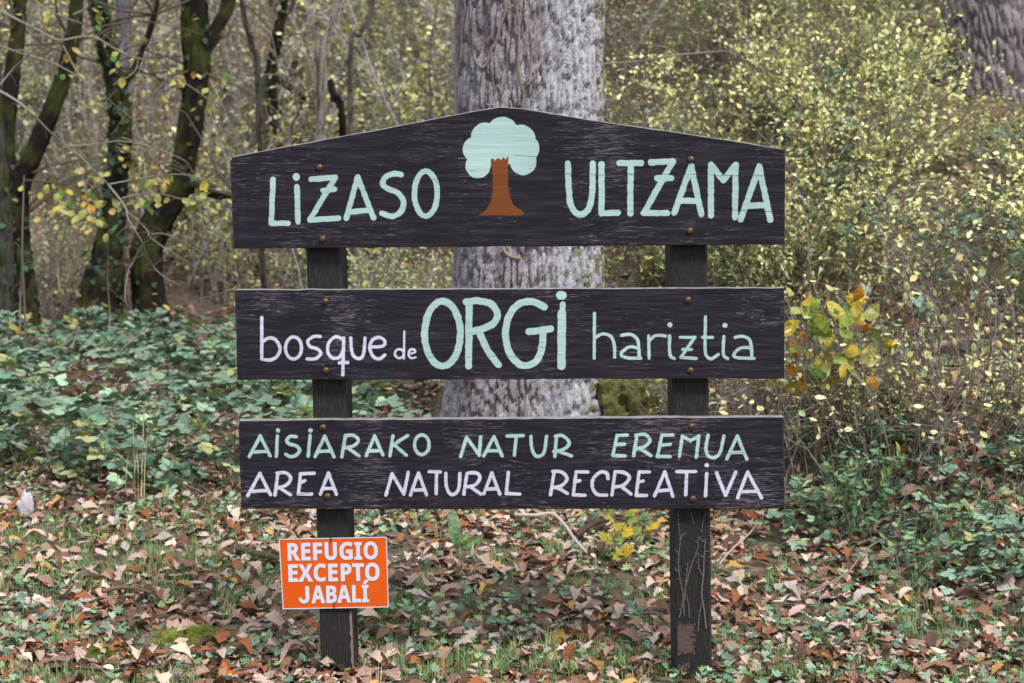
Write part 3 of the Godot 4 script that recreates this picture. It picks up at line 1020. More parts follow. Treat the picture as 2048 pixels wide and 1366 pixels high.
	stem.call([1290, 90, 1285, 160, 1230, 260], 3.103, 680.0, 470.0, 0.006, tan_)
	stem.call([1000, 240, 1020, 150, 1010, 60], 3.103, 680.0, 740.0, 0.008, lin(122, 96, 72))

func tree_from_pixels(called: String, label: String, z: float, trunk: Array, limbs: Array, base: Color, moss: Color, share: float, seed_: int, leaves: int, ivy: int, leaf_cols: Array) -> Node3D:
	# trunk and limbs: lists of [u, v, width in pixels]; standing in depth plane z
	var foot := px(trunk[0][0], trunk[0][1], z)
	foot.y = ground(foot.x, z)
	var o := thing(called, label, "tree", foot)
	var s := (EYE.z - z) / FPX
	var rng := RandomNumberGenerator.new()
	rng.seed = seed_
	var blot := FastNoiseLite.new()
	blot.seed = seed_
	blot.frequency = 3.0
	blot.fractal_octaves = 4
	var colour := func(p: Vector3, _o: Vector3, _ridge: float, f2: float) -> Color:
		var n := blot.get_noise_3dv(p)
		return base.lerp(moss, smoothstep(-0.15, 0.25, n + share - 0.5)) * (1.0 + 0.2 * f2)
	var tips := []
	var n_at := 0
	for list in [trunk] + limbs:
		var pts := []
		var rr := []
		for q in list:
			pts.append(px(q[0], q[1], z + 0.25 * sin(n_at * 2.1) * (0.0 if n_at == 0 else float(pts.size()) / list.size())) - foot)
			rr.append(q[2] * s * 0.53)
		if n_at == 0:
			pts[0] = Vector3(0, -0.2, 0)
			rr[0] *= 1.15
		var dense := smooth_path(pts, 4)
		var dr := []
		for k in dense.size():
			var f := float(k) / 4.0
			var i := mini(int(f), rr.size() - 1)
			dr.append(lerpf(rr[i], rr[mini(i + 1, rr.size() - 1)], f - i))
		part("trunk" if n_at == 0 else "limb", bark_mesh(dense, dr, 48 if n_at == 0 else 28, 0.04, 0.032 if n_at == 0 else 0.016, 0.06, colour, seed_ + n_at), M.bark, o)
		if ivy and n_at == 0:
			var mb := MB.new()
			for k in ivy:
				var i := rng.randi_range(0, dense.size() - 1)
				var a := rng.randf() * TAU
				var d := Vector3(cos(a), rng.randf_range(-0.2, 0.4), sin(a)).normalized()
				var p: Vector3 = dense[i] + d * (dr[i] * 1.15) + Vector3(0, rng.randf_range(-0.2, 0.2), 0)
				mb.stamp(Transform3D(Basis.looking_at(-d, Vector3(rng.randf_range(-0.6, 0.6), -1, 0.3)) * Basis.from_scale(Vector3.ONE * rng.randf_range(0.035, 0.07)), p), L.ivy, lin(52, 80, 54) * rng.randf_range(0.7, 1.5))
			var iv := part("ivy", mb.mesh(), M.glossy_leaf, o)
			iv.set_meta("kind", "stuff")
		tips.append(dense[-1])
		tips.append(dense[dense.size() * 3 / 4])
		n_at += 1
	if leaves:
		var mb := MB.new()
		for t in tips:
			for k in 5:
				var d := Vector3(rng.randf_range(-1, 1), rng.randf_range(-0.1, 1), rng.randf_range(-1, 1)).normalized()
				var p: Vector3 = t
				var pts := [p]
				for n in 4:
					d = (d + Vector3(rng.randf_range(-0.4, 0.4), rng.randf_range(-0.3, 0.25), rng.randf_range(-0.4, 0.4))).normalized()
					p += d * 0.3
					pts.append(p)
				mb.tube(pts, [0.014, 0.011, 0.008, 0.005, 0.003], 4, lin(96, 88, 74))
				for n in leaves:
					var q: Vector3 = pts[rng.randi_range(1, 4)] + Vector3(rng.randf_range(-1, 1), rng.randf_range(-1, 0.6), rng.randf_range(-1, 1)) * 0.16
					mb.stamp(Transform3D(Basis.from_euler(Vector3(rng.randf_range(-2.4, -0.6), rng.randf() * TAU, rng.randf_range(-0.6, 0.6))) * Basis.from_scale(Vector3.ONE * rng.randf_range(0.05, 0.09)), q), L.hazel if rng.randf() < 0.5 else L.hazel_b, leaf_cols[rng.randi() % leaf_cols.size()])
		part("crown", mb.mesh(), M.leaf, o).set_meta("kind", "stuff")
	return o

# ------------------------------------------------------------------ shrubs
func shrub(called: String, label: String, category: String, group: String, p: Dictionary) -> Node3D:
	# p: seed, stems, h, spread, twigs, leaves per twig, leaf (names), size, cols, bark
	var o := thing(called, label, category, Vector3.ZERO, group)
	var rng := RandomNumberGenerator.new()
	rng.seed = p.seed
	var wood := MB.new()
	var green := MB.new()
	var put := func(q: Vector3, d: Vector3) -> void:
		var out := (d + Vector3(rng.randf_range(-1, 1), rng.randf_range(-0.5, 0.5), rng.randf_range(-1, 1)) * 0.9).normalized()
		var n := Vector3(rng.randf_range(-0.8, 0.8), 1.0, rng.randf_range(-0.8, 0.8) + p.get("face", 0.3)).normalized()
		var x := out.cross(n).normalized()
		var b := Basis(x, out, x.cross(out)) * Basis.from_scale(Vector3.ONE * p.size * rng.randf_range(0.6, 1.25))
		var names: Array = p.leaf
		var cols: Array = p.cols
		green.stamp(Transform3D(b, q), L[names[rng.randi() % names.size()]], cols[rng.randi() % cols.size()] * rng.randf_range(0.75, 1.15))
	for s in p.stems:
		var a := rng.randf() * TAU
		var pos: Vector3 = Vector3(cos(a), 0, sin(a)) * p.spread * 0.35 * sqrt(rng.randf())
		pos.y = -0.08
		var d := Vector3(cos(a) * rng.randf_range(0.05, 0.6), 1, sin(a) * rng.randf_range(0.05, 0.6)).normalized()
		var h: float = p.h * rng.randf_range(0.6, 1.05)
		var seg := 7
		var pts := [pos]
		for n in seg:
			d = (d + Vector3(rng.randf_range(-1, 1), 0, rng.randf_range(-1, 1)) * p.get("bend", 0.16) - Vector3(0, p.get("droop", 0.0) * n / seg, 0)).normalized()
			pos += d * h / seg
			pts.append(pos)
		var r: float = p.get("r", 0.006) * rng.randf_range(0.6, 1.2)
		var rr := []
		for n in seg + 1:
			rr.append(r * (1.0 - 0.75 * n / seg))
		var bark: Array = p.bark
		var bc: Color = bark[rng.randi() % bark.size()]
		wood.tube(pts, rr, 5, bc)
		for t in p.twigs:
			var f := rng.randf_range(p.get("low", 0.25), 1.0) * seg
			var i := mini(int(f), seg - 1)
			var q: Vector3 = pts[i].lerp(pts[i + 1], f - i)
			var td := (pts[i + 1] - pts[i] as Vector3).normalized() * 0.5 + Vector3(rng.randf_range(-1, 1), rng.randf_range(-0.35, 0.8), rng.randf_range(-1, 1))
			td = td.normalized()
			var tl: float = p.get("twig", 0.3) * rng.randf_range(0.4, 1.0)
			var tp := [q]
			for n in 3:
				td = (td + Vector3(rng.randf_range(-0.4, 0.4), rng.randf_range(-0.35, 0.25), rng.randf_range(-0.4, 0.4))).normalized()
				q += td * tl / 3.0
				tp.append(q)
			wood.tube(tp, [r * 0.4, r * 0.32, r * 0.25, r * 0.15], 3, bc)
			for n in p.leaves:
				var g := rng.randf_range(0.1, 1.0) * 3.0
				var gi := mini(int(g), 2)
				put.call(tp[gi].lerp(tp[gi + 1], g - gi), td)
	part("stems", wood.mesh(), M.twig, o)
	part("foliage", green.mesh(), M[p.get("mat", "leaf")], o).set_meta("kind", "stuff")
	return o

func scatter(called: String, label: String, category: String, mesh: Mesh, mat: Material, list: Array, cols: Array) -> void:
	var mm := MultiMesh.new()
	mm.transform_format = MultiMesh.TRANSFORM_3D
	mm.use_colors = true
	mm.mesh = mesh
	mm.instance_count = list.size()
	for i in list.size():
		mm.set_instance_transform(i, list[i])
		mm.set_instance_color(i, cols[i])
	var o := MultiMeshInstance3D.new()
	o.name = numbered(called)
	o.multimesh = mm
	o.material_override = mat
	add_child(o)
	tag(o, label, category)
	o.set_meta("kind", "stuff")

func ground_normal(x: float, z: float) -> Vector3:
	return Vector3(ground(x - 0.05, z) - ground(x + 0.05, z), 0.1, ground(x, z - 0.05) - ground(x, z + 0.05)).normalized()

func lying(rng: RandomNumberGenerator, x: float, z: float, s: float, tilt: float, lift: float) -> Transform3D:
	var n := (ground_normal(x, z) + Vector3(rng.randf_range(-1, 1), 0, rng.randf_range(-1, 1)) * tilt).normalized()
	if rng.randf() < 0.35:
		n = -n
	var a := rng.randf() * TAU
	var y := (Vector3(cos(a), 0, sin(a)) - n * Vector3(cos(a), 0, sin(a)).dot(n)).normalized()
	return Transform3D(Basis(y.cross(n), y, n) * Basis.from_scale(Vector3.ONE * s), Vector3(x, ground(x, z) + lift, z))

# ------------------------------------------------------------------ the scene
func _ready() -> void:
	var cam := Camera3D.new()
	cam.name = "camera"
	add_child(cam)
	cam.position = EYE
	cam.rotation = Vector3(-pitch, 0, 0)
	var lens := CameraAttributesPhysical.new()
	lens.frustum_focal_length = 58.0
	lens.frustum_focus_distance = 5.5
	lens.exposure_aperture = 4.4
	lens.frustum_far = 200.0
	cam.attributes = lens
	cam.fov = rad_to_deg(2.0 * atan(683.0 / FPX))
	cam.far = 200.0
	cam.current = true
	var env := Environment.new()
	env.background_mode = Environment.BG_SKY
	var sky := ProceduralSkyMaterial.new()
	sky.sky_top_color = Color(0.86, 0.89, 0.95)
	sky.sky_horizon_color = Color(0.74, 0.77, 0.82)
	sky.sky_curve = 0.2
	sky.sky_energy_multiplier = 0.9
	sky.ground_horizon_color = Color(0.3, 0.28, 0.24)
	sky.ground_bottom_color = Color(0.2, 0.18, 0.15)
	env.sky = Sky.new()
	env.sky.sky_material = sky
	env.tonemap_mode = Environment.TONE_MAPPER_LINEAR
	env.tonemap_exposure = 2.18
	env.sdfgi_enabled = true
	env.ssao_enabled = true
	env.ssil_enabled = true
	var we := WorldEnvironment.new()
	we.name = "environment"
	we.environment = env
	add_child(we)
	var sun := DirectionalLight3D.new()
	sun.name = "overcast_sun"
	sun.light_energy = 0.5
	sun.light_angular_distance = 12.0
	sun.light_color = Color(1.0, 0.985, 0.97)
	sun.shadow_enabled = true
	sun.rotation_degrees = Vector3(-52, 32, 0)
	add_child(sun)

	bumps.seed = 2
	bumps.frequency = 0.55
	patch.seed = 15
	patch.frequency = 0.9
	patch.fractal_octaves = 3
	make_leaves()
	M.leaf_spots = noise_tex(51, 0.02, [Color(0.55, 0.5, 0.45), Color(0.85, 0.82, 0.8), Color(1, 1, 1)], 256)
	make_materials()
	build_ground()
	build_great_oak()
	build_trees()
	build_sign()
	build_undergrowth()
	build_litter()
	build_details()

func build_ground() -> void:
	var xs := [-60.0, -45.0, -32.0, -24.0, -18.0]
	var x := -14.0
	while x < 14.0:
		xs.append(x)
		x += 0.09 if absf(x) < 3.2 else (0.3 if absf(x) < 8.0 else 1.0)
	xs.append_array([14.0, 18.0, 24.0, 32.0, 45.0, 60.0])
	var zs := [30.0, 20.0, 12.0, 8.0, 5.0, 3.0, 2.0]
	var z := 1.2
	while z > -40.0:
		zs.append(z)
		z -= 0.09 if z > -5.0 else (0.25 if z > -14.0 else 1.0)
	zs.append_array([-40.0, -50.0, -70.0])
	var v := PackedVector3Array()
	for zz in zs:
		for xx in xs:
			v.append(Vector3(xx, ground(xx, zz), zz))
	var g := part("ground", grid_mesh(v, PackedColorArray(), xs.size(), zs.size()), M.soil, self)
	g.set_meta("kind", "structure")

func build_trees() -> void:
	var dark := lin(56, 50, 46)
	var moss := lin(86, 90, 50)
	var ylw := [lin(176, 172, 84), lin(190, 176, 100), lin(150, 156, 78), lin(168, 130, 60), lin(196, 190, 120)]
	# second great oak on the bank
	var at := px(2040, 210, -6.6)
	at.y = ground(at.x, at.z) - 0.3
	var o2 := thing("oak_tree", "thick grey oak trunk with furrowed bark standing high on the bank", "tree", at)
	var blot := FastNoiseLite.new()
	blot.frequency = 4.0
	var colour := func(p: Vector3, _o: Vector3, _ridge: float, f2: float) -> Color:
		return lin(200, 190, 194).lerp(lin(160, 150, 152), 0.5 + blot.get_noise_3dv(p)) * (1.0 + 0.15 * f2)
	var flare := func(along: float, a: float) -> float:
		return exp(-along * 1.6) * (0.16 + 0.05 * sin(a * 4.0))
	part("trunk", bark_mesh([Vector3(0, 0, 0), Vector3(-0.12, 0.6, 0), Vector3(-0.42, 1.6, 0), Vector3(-1.1, 4.5, 0)], [0.37, 0.37, 0.35, 0.31], 260, 0.025, 0.04, 0.05, colour, 14, flare), M.bark, o2)
	# the mossy trees beside the sign
	tree_from_pixels("mossy_tree", "leaning mossy dark tree whose limb forks up over the brambles", -8.6, [[42, 700, 72], [44, 620, 66], [40, 540, 46], [34, 440, 42], [34, 360, 46]],
		[[[36, 380, 34], [62, 320, 36], [95, 240, 33], [128, 150, 30], [148, 60, 26], [160, -80, 22]], [[30, 380, 30], [12, 300, 30], [22, 170, 30], [36, 60, 26], [44, -80, 22]]], dark, moss, 0.44, 61, 8, 160, ylw)
	tree_from_pixels("mossy_tree", "slim mossy trunk spotted with white lichen close beside a forking tree", -8.0, [[2, 730, 42], [6, 600, 36], [8, 480, 32], [0, 350, 30], [-14, 200, 28], [-20, -60, 22]], [], lin(96, 92, 88), moss, 0.45, 62, 0, 60, ylw)
	tree_from_pixels("mossy_tree", "ivy-clad mossy tree with a swollen base bending gently upward", -9.0, [[200, 690, 96], [198, 640, 84], [206, 570, 76], [216, 500, 54], [228, 420, 42], [236, 330, 40], [242, 250, 38], [232, 170, 33], [212, 90, 29], [196, 0, 27], [184, -90, 24]],
		[[[228, 180, 14], [262, 150, 11], [300, 60, 9], [330, -60, 7]]], dark, moss, 0.46, 63, 9, 420, ylw)
	tree_from_pixels("pale_tree", "straight pale grey smooth trunk rising behind an ivy-clad tree", -11.5, [[238, 640, 26], [240, 420, 25], [243, 240, 25], [246, 80, 26], [248, -80, 25]], [], lin(150, 146, 150), lin(120, 118, 108), 0.3, 64, 6, 0, ylw)
	tree_from_pixels("mossy_tree", "crooked mossy tree with a side limb reaching toward the sign", -9.3, [[312, 690, 66], [306, 650, 62], [298, 590, 60], [292, 510, 58], [314, 445, 56], [344, 398, 50], [366, 330, 44], [380, 250, 42], [392, 160, 46], [392, 80, 50], [386, 0, 48], [380, -90, 44]],
		[[[340, 405, 26], [385, 372, 24], [430, 388, 18], [480, 396, 13], [540, 424, 8]], [[396, 120, 26], [430, 66, 26], [455, 10, 24], [474, -70, 20]], [[302, 560, 16], [322, 600, 18], [334, 650, 22], [340, 690, 24]]], dark, moss, 0.46, 65, 9, 120, ylw)
	tree_from_pixels("dark_tree", "thin dark bent tree on the wooded slope behind the sign", -12.5, [[590, 330, 26], [560, 270, 22], [540, 170, 20], [556, 70, 18], [576, -70, 16]], [[[545, 150, 10], [600, 190, 9], [655, 215, 6]]], lin(52, 46, 42), lin(66, 62, 40), 0.3, 66, 8, 40, ylw)
	tree_from_pixels("dead_snag", "broken reddish-brown dead trunk on the wooded slope", -13.5, [[603, 330, 34], [600, 240, 32], [597, 170, 28], [592, 122, 16]], [], lin(110, 80, 64), lin(92, 72, 56), 0.4, 67, 0, 0, ylw)
	# slender stems
	var pale := lin(206, 196, 178)
	var thin := [
		["sapling", "tall pale bare sapling stem rising in front of the wooded slope", -6.6, [[640, 330, 11], [645, 250, 10], [648, 160, 9], [653, 90, 9], [668, 30, 8], [690, -60, 7]], pale],
		["sapling", "thin pale sapling stem leaning against its taller neighbour", -6.7, [[642, 300, 6], [636, 210, 5], [633, 120, 5], [632, 60, 4]], pale],
		["sapling", "wand-like grey sapling stem bending over the mossy trees", -6.5, [[525, 300, 5], [516, 170, 5], [505, 100, 5], [488, 30, 4], [470, -60, 4]], lin(120, 112, 98)],
		["sapling", "grey sapling with a stem angled across the slope", -8.5, [[705, 230, 6], [700, 130, 6], [720, 70, 6], [740, 30, 5], [752, -50, 5]], lin(130, 124, 114)],
		["sapling", "dark twisted sapling stem near the peak of the sign", -8.0, [[694, 330, 9], [684, 250, 9], [668, 200, 8], [660, 160, 6]], lin(56, 50, 44)]]
	for t in thin:
		tree_from_pixels(t[0], t[1], t[2], t[3], [], t[4], t[4], 0.5, 70 + thin.find(t), 0, 0, ylw)

func build_undergrowth() -> void:
	var rng := RandomNumberGenerator.new()
	rng.seed = 2024
	var grey := [lin(130, 122, 112), lin(152, 142, 130), lin(112, 100, 88), lin(130, 108, 94)]
	var yel := [lin(222, 220, 156), lin(206, 210, 142), lin(232, 224, 172), lin(182, 194, 128), lin(156, 174, 120), lin(220, 198, 128)]
	var gold := [lin(234, 226, 154), lin(224, 222, 146), lin(240, 232, 180), lin(196, 204, 134)]
	var green := [lin(122, 152, 118), lin(144, 170, 124), lin(108, 138, 108), lin(172, 190, 122), lin(130, 160, 128)]
	var near_what := func(u: float, v: float) -> String:
		if u < 1330:
			return "close beside the great oak trunk"
		if v < 230:
			return "high on the bank below the second oak" if u > 1750 else "high on the bank between the two oaks"
		if u < 1600:
			return "just behind the ends of the sign boards"
		return "low on the bank above the privets" if v > 560 else "halfway up the bank beneath the second oak"
	# --- small-leaved shrubs covering the bank
	var kinds := []
	var labels := ["tangled small shrub with tiny pale yellow-green leaves on grey twigs", "small shrub thick with golden yellow small leaves", "twiggy small shrub nearly bare with few olive leaves", "small shrub of mixed green and yellow small leaves"]
	for k in 4:
		kinds.append(shrub("small_shrub", labels[k], "shrub", "small shrubs of the slope, kind " + ["pale", "golden", "bare", "mixed"][k],
			{"seed": 300 + k, "stems": [16, 14, 22, 15][k], "h": [1.0, 1.05, 1.0, 0.9][k], "spread": 0.9, "twigs": [16, 16, 14, 15][k], "leaves": [5, 6, 1, 5][k], "leaf": ["oval", "oval_b"], "size": [0.034, 0.038, 0.034, 0.042][k],
			"cols": [yel, gold, yel, green + yel][k], "bark": grey, "bend": 0.22, "droop": 0.12, "twig": 0.34, "r": 0.006, "low": 0.2}))
	var n := 0
	for i in 900:
		var x := rng.randf_range(0.35, 6.2)
		var z := rng.randf_range(-9.5, -1.4)
		var foot := clampf(1.9 - 1.5 * (x - 1.1) if x > 1.1 else 1.9 + 3.0 * (1.1 - x), 0.5, 11.0)
		var f := -z - foot
		var p := Vector3(x, ground(x, z), z)
		var s := seen_at(p + Vector3(0, 0.5, 0))
		if f < 0.5 or s.x < 1180 or s.x > 2300 or s.y < -260:
			continue
		if Vector2(x - 0.08, z + 3.4).length() < 0.85 or Vector2(x - 3.75, z + 6.6).length() < 0.6 or (s.x > 1830 and s.x < 2160 and s.y < 90):
			continue
		if n >= 130:
			break
		var k := rng.randi() % 4
		var nz := patch.get_noise_2d(x * 0.6, z * 0.6)
		if s.y < 420 and s.y > 150 and s.x > 1450 and rng.randf() < 0.65:
			k = 1
		elif s.y > 640:
			k = 2 if rng.randf() < 0.45 else (3 if rng.randf() < 0.5 else 0)
		elif (s.y < 230 and s.x < 1720 and rng.randf() < 0.6) or nz > 0.15:
			k = 2
		elif nz < -0.2 and rng.randf() < 0.6:
			k = 3
		if patch.get_noise_2d(x * 1.7 + 80.0, z * 1.7) > 0.3:
			continue
		var sc := rng.randf_range(0.55, 0.95) * clampf(0.55 + f * 0.2, 0.55, 1.1) * (0.42 if s.x > 1810 and s.x < 2160 and s.y < 330 else 1.0)
		var o := copy_of(kinds[k], "small_shrub", p, rng.randf() * TAU, Vector3(sc, sc, sc), rng.randf_range(-0.12, 0.12))
		var word: String = ["pale yellow-green small shrub with tiny leaves", "golden small shrub thick with yellow leaves", "nearly bare twiggy small shrub", "mixed green and yellow small shrub"][k] + " " + near_what.call(s.x, s.y)
		tag(o, word, "shrub", "small shrubs: " + word)
		n += 1
	# --- far slope: saplings and brush seen out of focus
	var far := []
	var far_l := ["slender young tree with sparse yellow leaves on the far slope", "grey brushwood nearly bare on the far slope", "young tree with sparse orange-brown leaves on the far slope", "olive green young tree on the far slope"]
	var far_c := [[lin(228, 224, 150), lin(204, 206, 132), lin(236, 228, 166)], [lin(194, 188, 150), lin(176, 172, 132)], [lin(210, 162, 122), lin(198, 146, 114), lin(222, 196, 126)], [lin(166, 176, 114), lin(190, 194, 124), lin(148, 162, 116)]]
	for k in 4:
		far.append(shrub("young_tree", far_l[k], "young tree", "young trees on the far slope, kind " + ["yellow", "bare", "orange", "olive"][k],
			{"seed": 400 + k, "stems": [7, 12, 6, 8][k], "h": [2.8, 2.2, 2.5, 2.4][k], "spread": 1.3, "twigs": [16, 16, 16, 16][k], "leaves": [6, 2, 5, 7][k], "leaf": ["hazel", "oval"], "size": 0.07,
			"cols": far_c[k], "bark": [lin(166, 159, 156), lin(184, 177, 174), lin(134, 127, 122), lin(112, 105, 100)], "bend": 0.12, "droop": 0.03, "twig": 0.6, "r": 0.014, "low": 0.12}))
	n = 0
	for i in 1600:
		var z := rng.randf_range(-26.0, -7.2)
		var d := 5.5 - z
		var x := rng.randf_range(-0.36, 0.40) * d
		var foot := clampf(1.9 - 1.5 * (x - 1.1) if x > 1.1 else 1.9 + 3.0 * (1.1 - x), 0.5, 11.0)
		if -z - foot < 0.0 or (z > -10.5 and x < -1.0) or (z > -9.5 and x > 0.5):
			continue
		if n >= 210:
			break
		var k := rng.randi() % 4
		if rng.randf() < 0.35 or (k == 2 and rng.randf() < 0.5):
			k = 1
		var sc := rng.randf_range(0.6, 1.15)
		var o := copy_of(far[k], "young_tree", Vector3(x, ground(x, z), z), rng.randf() * TAU, Vector3(sc, sc * rng.randf_range(0.8, 1.2), sc), rng.randf_range(-0.1, 0.1))
		var u := seen_at(o.position).x
		var word: String = ["slender yellow-leaved young tree", "grey nearly bare brushwood", "orange-leaved young tree", "olive green young tree"][k] + (" on the slope behind the mossy trees" if u < 460 else " on the slope behind the sign peak" if u < 1050 else " at the top of the bank behind the great oak")
		tag(o, word, "young tree", word)
		n += 1
	n = 0
	for i in 900:
		var z := rng.randf_range(-15.0, -9.7)
		var x := rng.randf_range(-0.36, 0.06) * (5.5 - z)
		if -z - clampf(1.9 + 3.0 * (1.1 - x), 0.5, 11.0) < -1.4 or n >= 100:
			continue
		var sc := rng.randf_range(0.35, 0.7)
		var k: int = [0, 1, 1, 3, 2, 0, 3][rng.randi() % 7]
		var o := copy_of(far[k], "young_tree", Vector3(x, ground(x, z), z), rng.randf() * TAU, Vector3(sc, sc, sc), rng.randf_range(-0.1, 0.1))
		var word: String = ["low yellow-leaved", "low grey nearly bare", "low orange-leaved", "low olive green"][k] + (" thicket bush between the mossy trunks" if seen_at(o.position).x < 460 else " thicket bush behind the sign boards")
		tag(o, word, "bush", word)
		n += 1
	for q in [[715, 600, 3], [760, 590, 0], [800, 600, 3], [840, 585, 0], [875, 600, 3], [740, 560, 1], [820, 560, 1], [690, 570, 0], [1250, 600, 3], [1290, 590, 0], [880, 560, 0]]:
		var p := px(q[0], q[1], rng.randf_range(-7.6, -5.6))
		p.y = ground(p.x, p.z)
		var o := copy_of(far[q[2]], "young_tree", p, rng.randf() * TAU, Vector3.ONE * rng.randf_range(0.3, 0.42))
		var word: String = ["small yellow-leaved", "small grey nearly bare", "", "small olive green"][q[2]] + " bush growing between the sign and the great oak"
		tag(o, word, "bush", word)
	# --- brambles beside the sign and at the foot of the bank
	var bcols := [lin(120, 150, 122), lin(134, 162, 134), lin(106, 136, 110), lin(150, 174, 136), lin(126, 154, 128), lin(170, 178, 120)]
	var bmats := []
	for c in [Color8(124, 154, 128), Color8(136, 166, 140), Color8(110, 140, 116), Color8(156, 180, 142), Color8(192, 194, 126)]:
		bmats.append(leaf_material(c, 0.5, 0.45, 0.16))
	var bmesh := leaf_mesh("bramble")
	var hmesh := [leaf_mesh("hazel"), leaf_mesh("hazel_b")]
	var brs := []
	for k in 3:
		var b := shrub("bramble", ["low bramble spreading blue-green leaves over arching canes", "bramble mound crowded with grey-green three-part leaves", "straggling bramble with thin brown canes and scattered leaves"][k], "bramble", "bramble plants, kind " + ["arching", "crowded", "straggling"][k],
			{"seed": 500 + k, "stems": [7, 7, 7][k], "h": 0.75, "spread": 0.7, "twigs": [4, 5, 3][k], "leaves": [2, 2, 1][k], "leaf": ["bramble"], "size": 0.125, "cols": bcols, "bark": [lin(96, 76, 60), lin(110, 90, 70), lin(84, 92, 60)], "bend": 0.3, "droop": 0.45, "twig": 0.2, "r": 0.0045, "low": 0.15, "mat": "glossy_leaf", "face": 0.5})
		for q in [13, 14, 7][k]:   # the large uppermost leaves
			var a := rng.randf() * TAU
			var r := rng.randf_range(0.05, 0.45)
			var lf := part("leaf", bmesh, bmats[rng.randi() % (5 if rng.randf() < 0.3 else 4)], b)
			lf.transform = Transform3D(Basis.from_euler(Vector3(-PI / 2 + rng.randf_range(0.1, 0.9), rng.randf() * TAU, 0), EULER_ORDER_YXZ) * Basis.from_scale(Vector3.ONE * rng.randf_range(0.13, 0.19)), Vector3(cos(a) * r, rng.randf_range(0.3, 0.5) - r * 0.25, sin(a) * r))
		brs.append(b)
	n = 0
	for i in 700:
		var z := rng.randf_range(-7.2, -2.1)
		var d := 5.5 - z
		var x := rng.randf_range(-0.36, 0.05) * d
		var p := Vector3(x, ground(x, z), z)
		var s := seen_at(p)
		var edge := -2.15 - 0.35 * patch.get_noise_2d(x * 1.2, 3.0) - (0.5 if s.x > 480 else 0.0)
		if z > edge or s.x > 900 or Vector2(x - 0.08, z + 3.4).length() < 0.8 or (patch.get_noise_2d(x * 0.8 + 30.0, z * 0.8) > 0.28 and z > -4.0):
			continue
		if n >= 78:
			break
		var sc := rng.randf_range(0.6, 1.0)
		var k := rng.randi() % 3
		var o := copy_of(brs[k], "bramble", p, rng.randf() * TAU, Vector3(sc, sc * rng.randf_range(0.6, 0.95), sc))
		var word: String = ["arching bramble", "crowded bramble mound", "straggling thin bramble"][k] + (" along the grass edge beside the dry stalks" if z > -3.3 else " under the mossy trees" if z < -5.2 else " in the middle of the bramble thicket")
		tag(o, word, "bramble", word)
		n += 1
	n = 0
	for i in 500:
		var x := rng.randf_range(1.1, 3.0)
		var z := rng.randf_range(-3.4, -0.5)
		var foot := clampf(1.9 - 1.5 * (x - 1.1), 0.5, 11.0)
		var f := -z - foot
		if f < -0.25 or f > 1.1:
			continue
		if n >= 24:
			break
		var sc := rng.randf_range(0.36, 0.6)
		var k := rng.randi() % 3
		var o := copy_of(brs[k], "bramble", Vector3(x, ground(x, z), z), rng.randf() * TAU, Vector3(sc, sc * 0.8, sc))
		var word: String = ["low arching", "low crowded", "low straggling"][k] + " bramble at the foot of the privet bank"
		tag(o, word, "bramble", word)
		n += 1
	n = 0
	for i in 400:
		var x := rng.randf_range(0.9, 4.6)
		var z := rng.randf_range(-7.0, -2.4)
		var p := Vector3(x, ground(x, z), z)
		var s := seen_at(p)
		if -z - clampf(1.9 - 1.5 * (x - 1.1) if x > 1.1 else 1.9 + 3.0 * (1.1 - x), 0.5, 11.0) < 1.0 or s.x < 1230 or s.x > 2150 or s.y < 260 or (s.x > 1800 and s.y < 430) or n >= 30 or patch.get_noise_2d(x * 1.1 + 9.0, z * 1.1) < -0.05:
			continue
		var sc := rng.randf_range(0.38, 0.6)
		var o := copy_of(brs[[0, 2][rng.randi() % 2]], "bramble", p + Vector3(0, rng.randf_range(0.1, 0.35), 0), rng.randf() * TAU, Vector3(sc, sc * 1.3, sc))
		tag(o, "bramble scrambling up through the small-leaved shrubs of the bank", "bramble", "brambles among the bank shrubs")
		n += 1
	# --- privet-like plants with narrow leaves on the bank
	var priv := shrub("privet", "young privet with upright stems of narrow dark green leaves", "shrub", "privets at the foot of the bank",
		{"seed": 560, "stems": 7, "h": 0.5, "spread": 0.4, "twigs": 6, "leaves": 4, "leaf": ["lance"], "size": 0.06, "cols": [lin(102, 136, 98), lin(120, 152, 104), lin(88, 122, 92), lin(148, 170, 100)], "bark": grey, "twig": 0.16, "bend": 0.14, "r": 0.004, "low": 0.1, "mat": "glossy_leaf"})
	for q in [[1690, 1010], [1745, 1030], [1720, 960], [1780, 1070], [1640, 900], [1810, 980], [1590, 930], [1860, 1130], [1960, 1080]]:
		var p := on_ground(q[0], q[1] + 40)
		copy_of(priv, "privet", p, rng.randf() * TAU, Vector3.ONE * rng.randf_range(0.65, 1.0))
	# --- bare upright canes along the foot of the bank
	var cane := shrub("cane_clump", "clump of thin bare upright canes rising from the bank foot", "shrub", "bare cane clumps on the bank",
		{"seed": 577, "stems": 15, "h": 0.85, "spread": 0.9, "twigs": 5, "leaves": 1, "leaf": ["oval"], "size": 0.045, "cols": yel, "bark": [lin(124, 114, 106), lin(104, 90, 82), lin(118, 90, 74), lin(148, 140, 134)], "twig": 0.4, "bend": 0.26, "r": 0.0055, "low": 0.3, "droop": 0.05})
	for q in [[1440, 950], [1500, 980], [1560, 930], [1620, 960], [1690, 930], [1760, 950], [1830, 930], [1900, 960], [1980, 930], [1720, 870], [1870, 860], [2010, 870], [1580, 860], [1470, 880], [1650, 820], [1940, 790]]:
		copy_of(cane, "cane_clump", on_ground(q[0], q[1]), rng.randf() * TAU, Vector3.ONE * rng.randf_range(0.7, 1.1), rng.randf_range(-0.5, 0.5))
	# --- hazel with large yellow leaves beside the middle board
	var hz := px(1640, 830, -1.9)
	hz.y = ground(hz.x, hz.z)
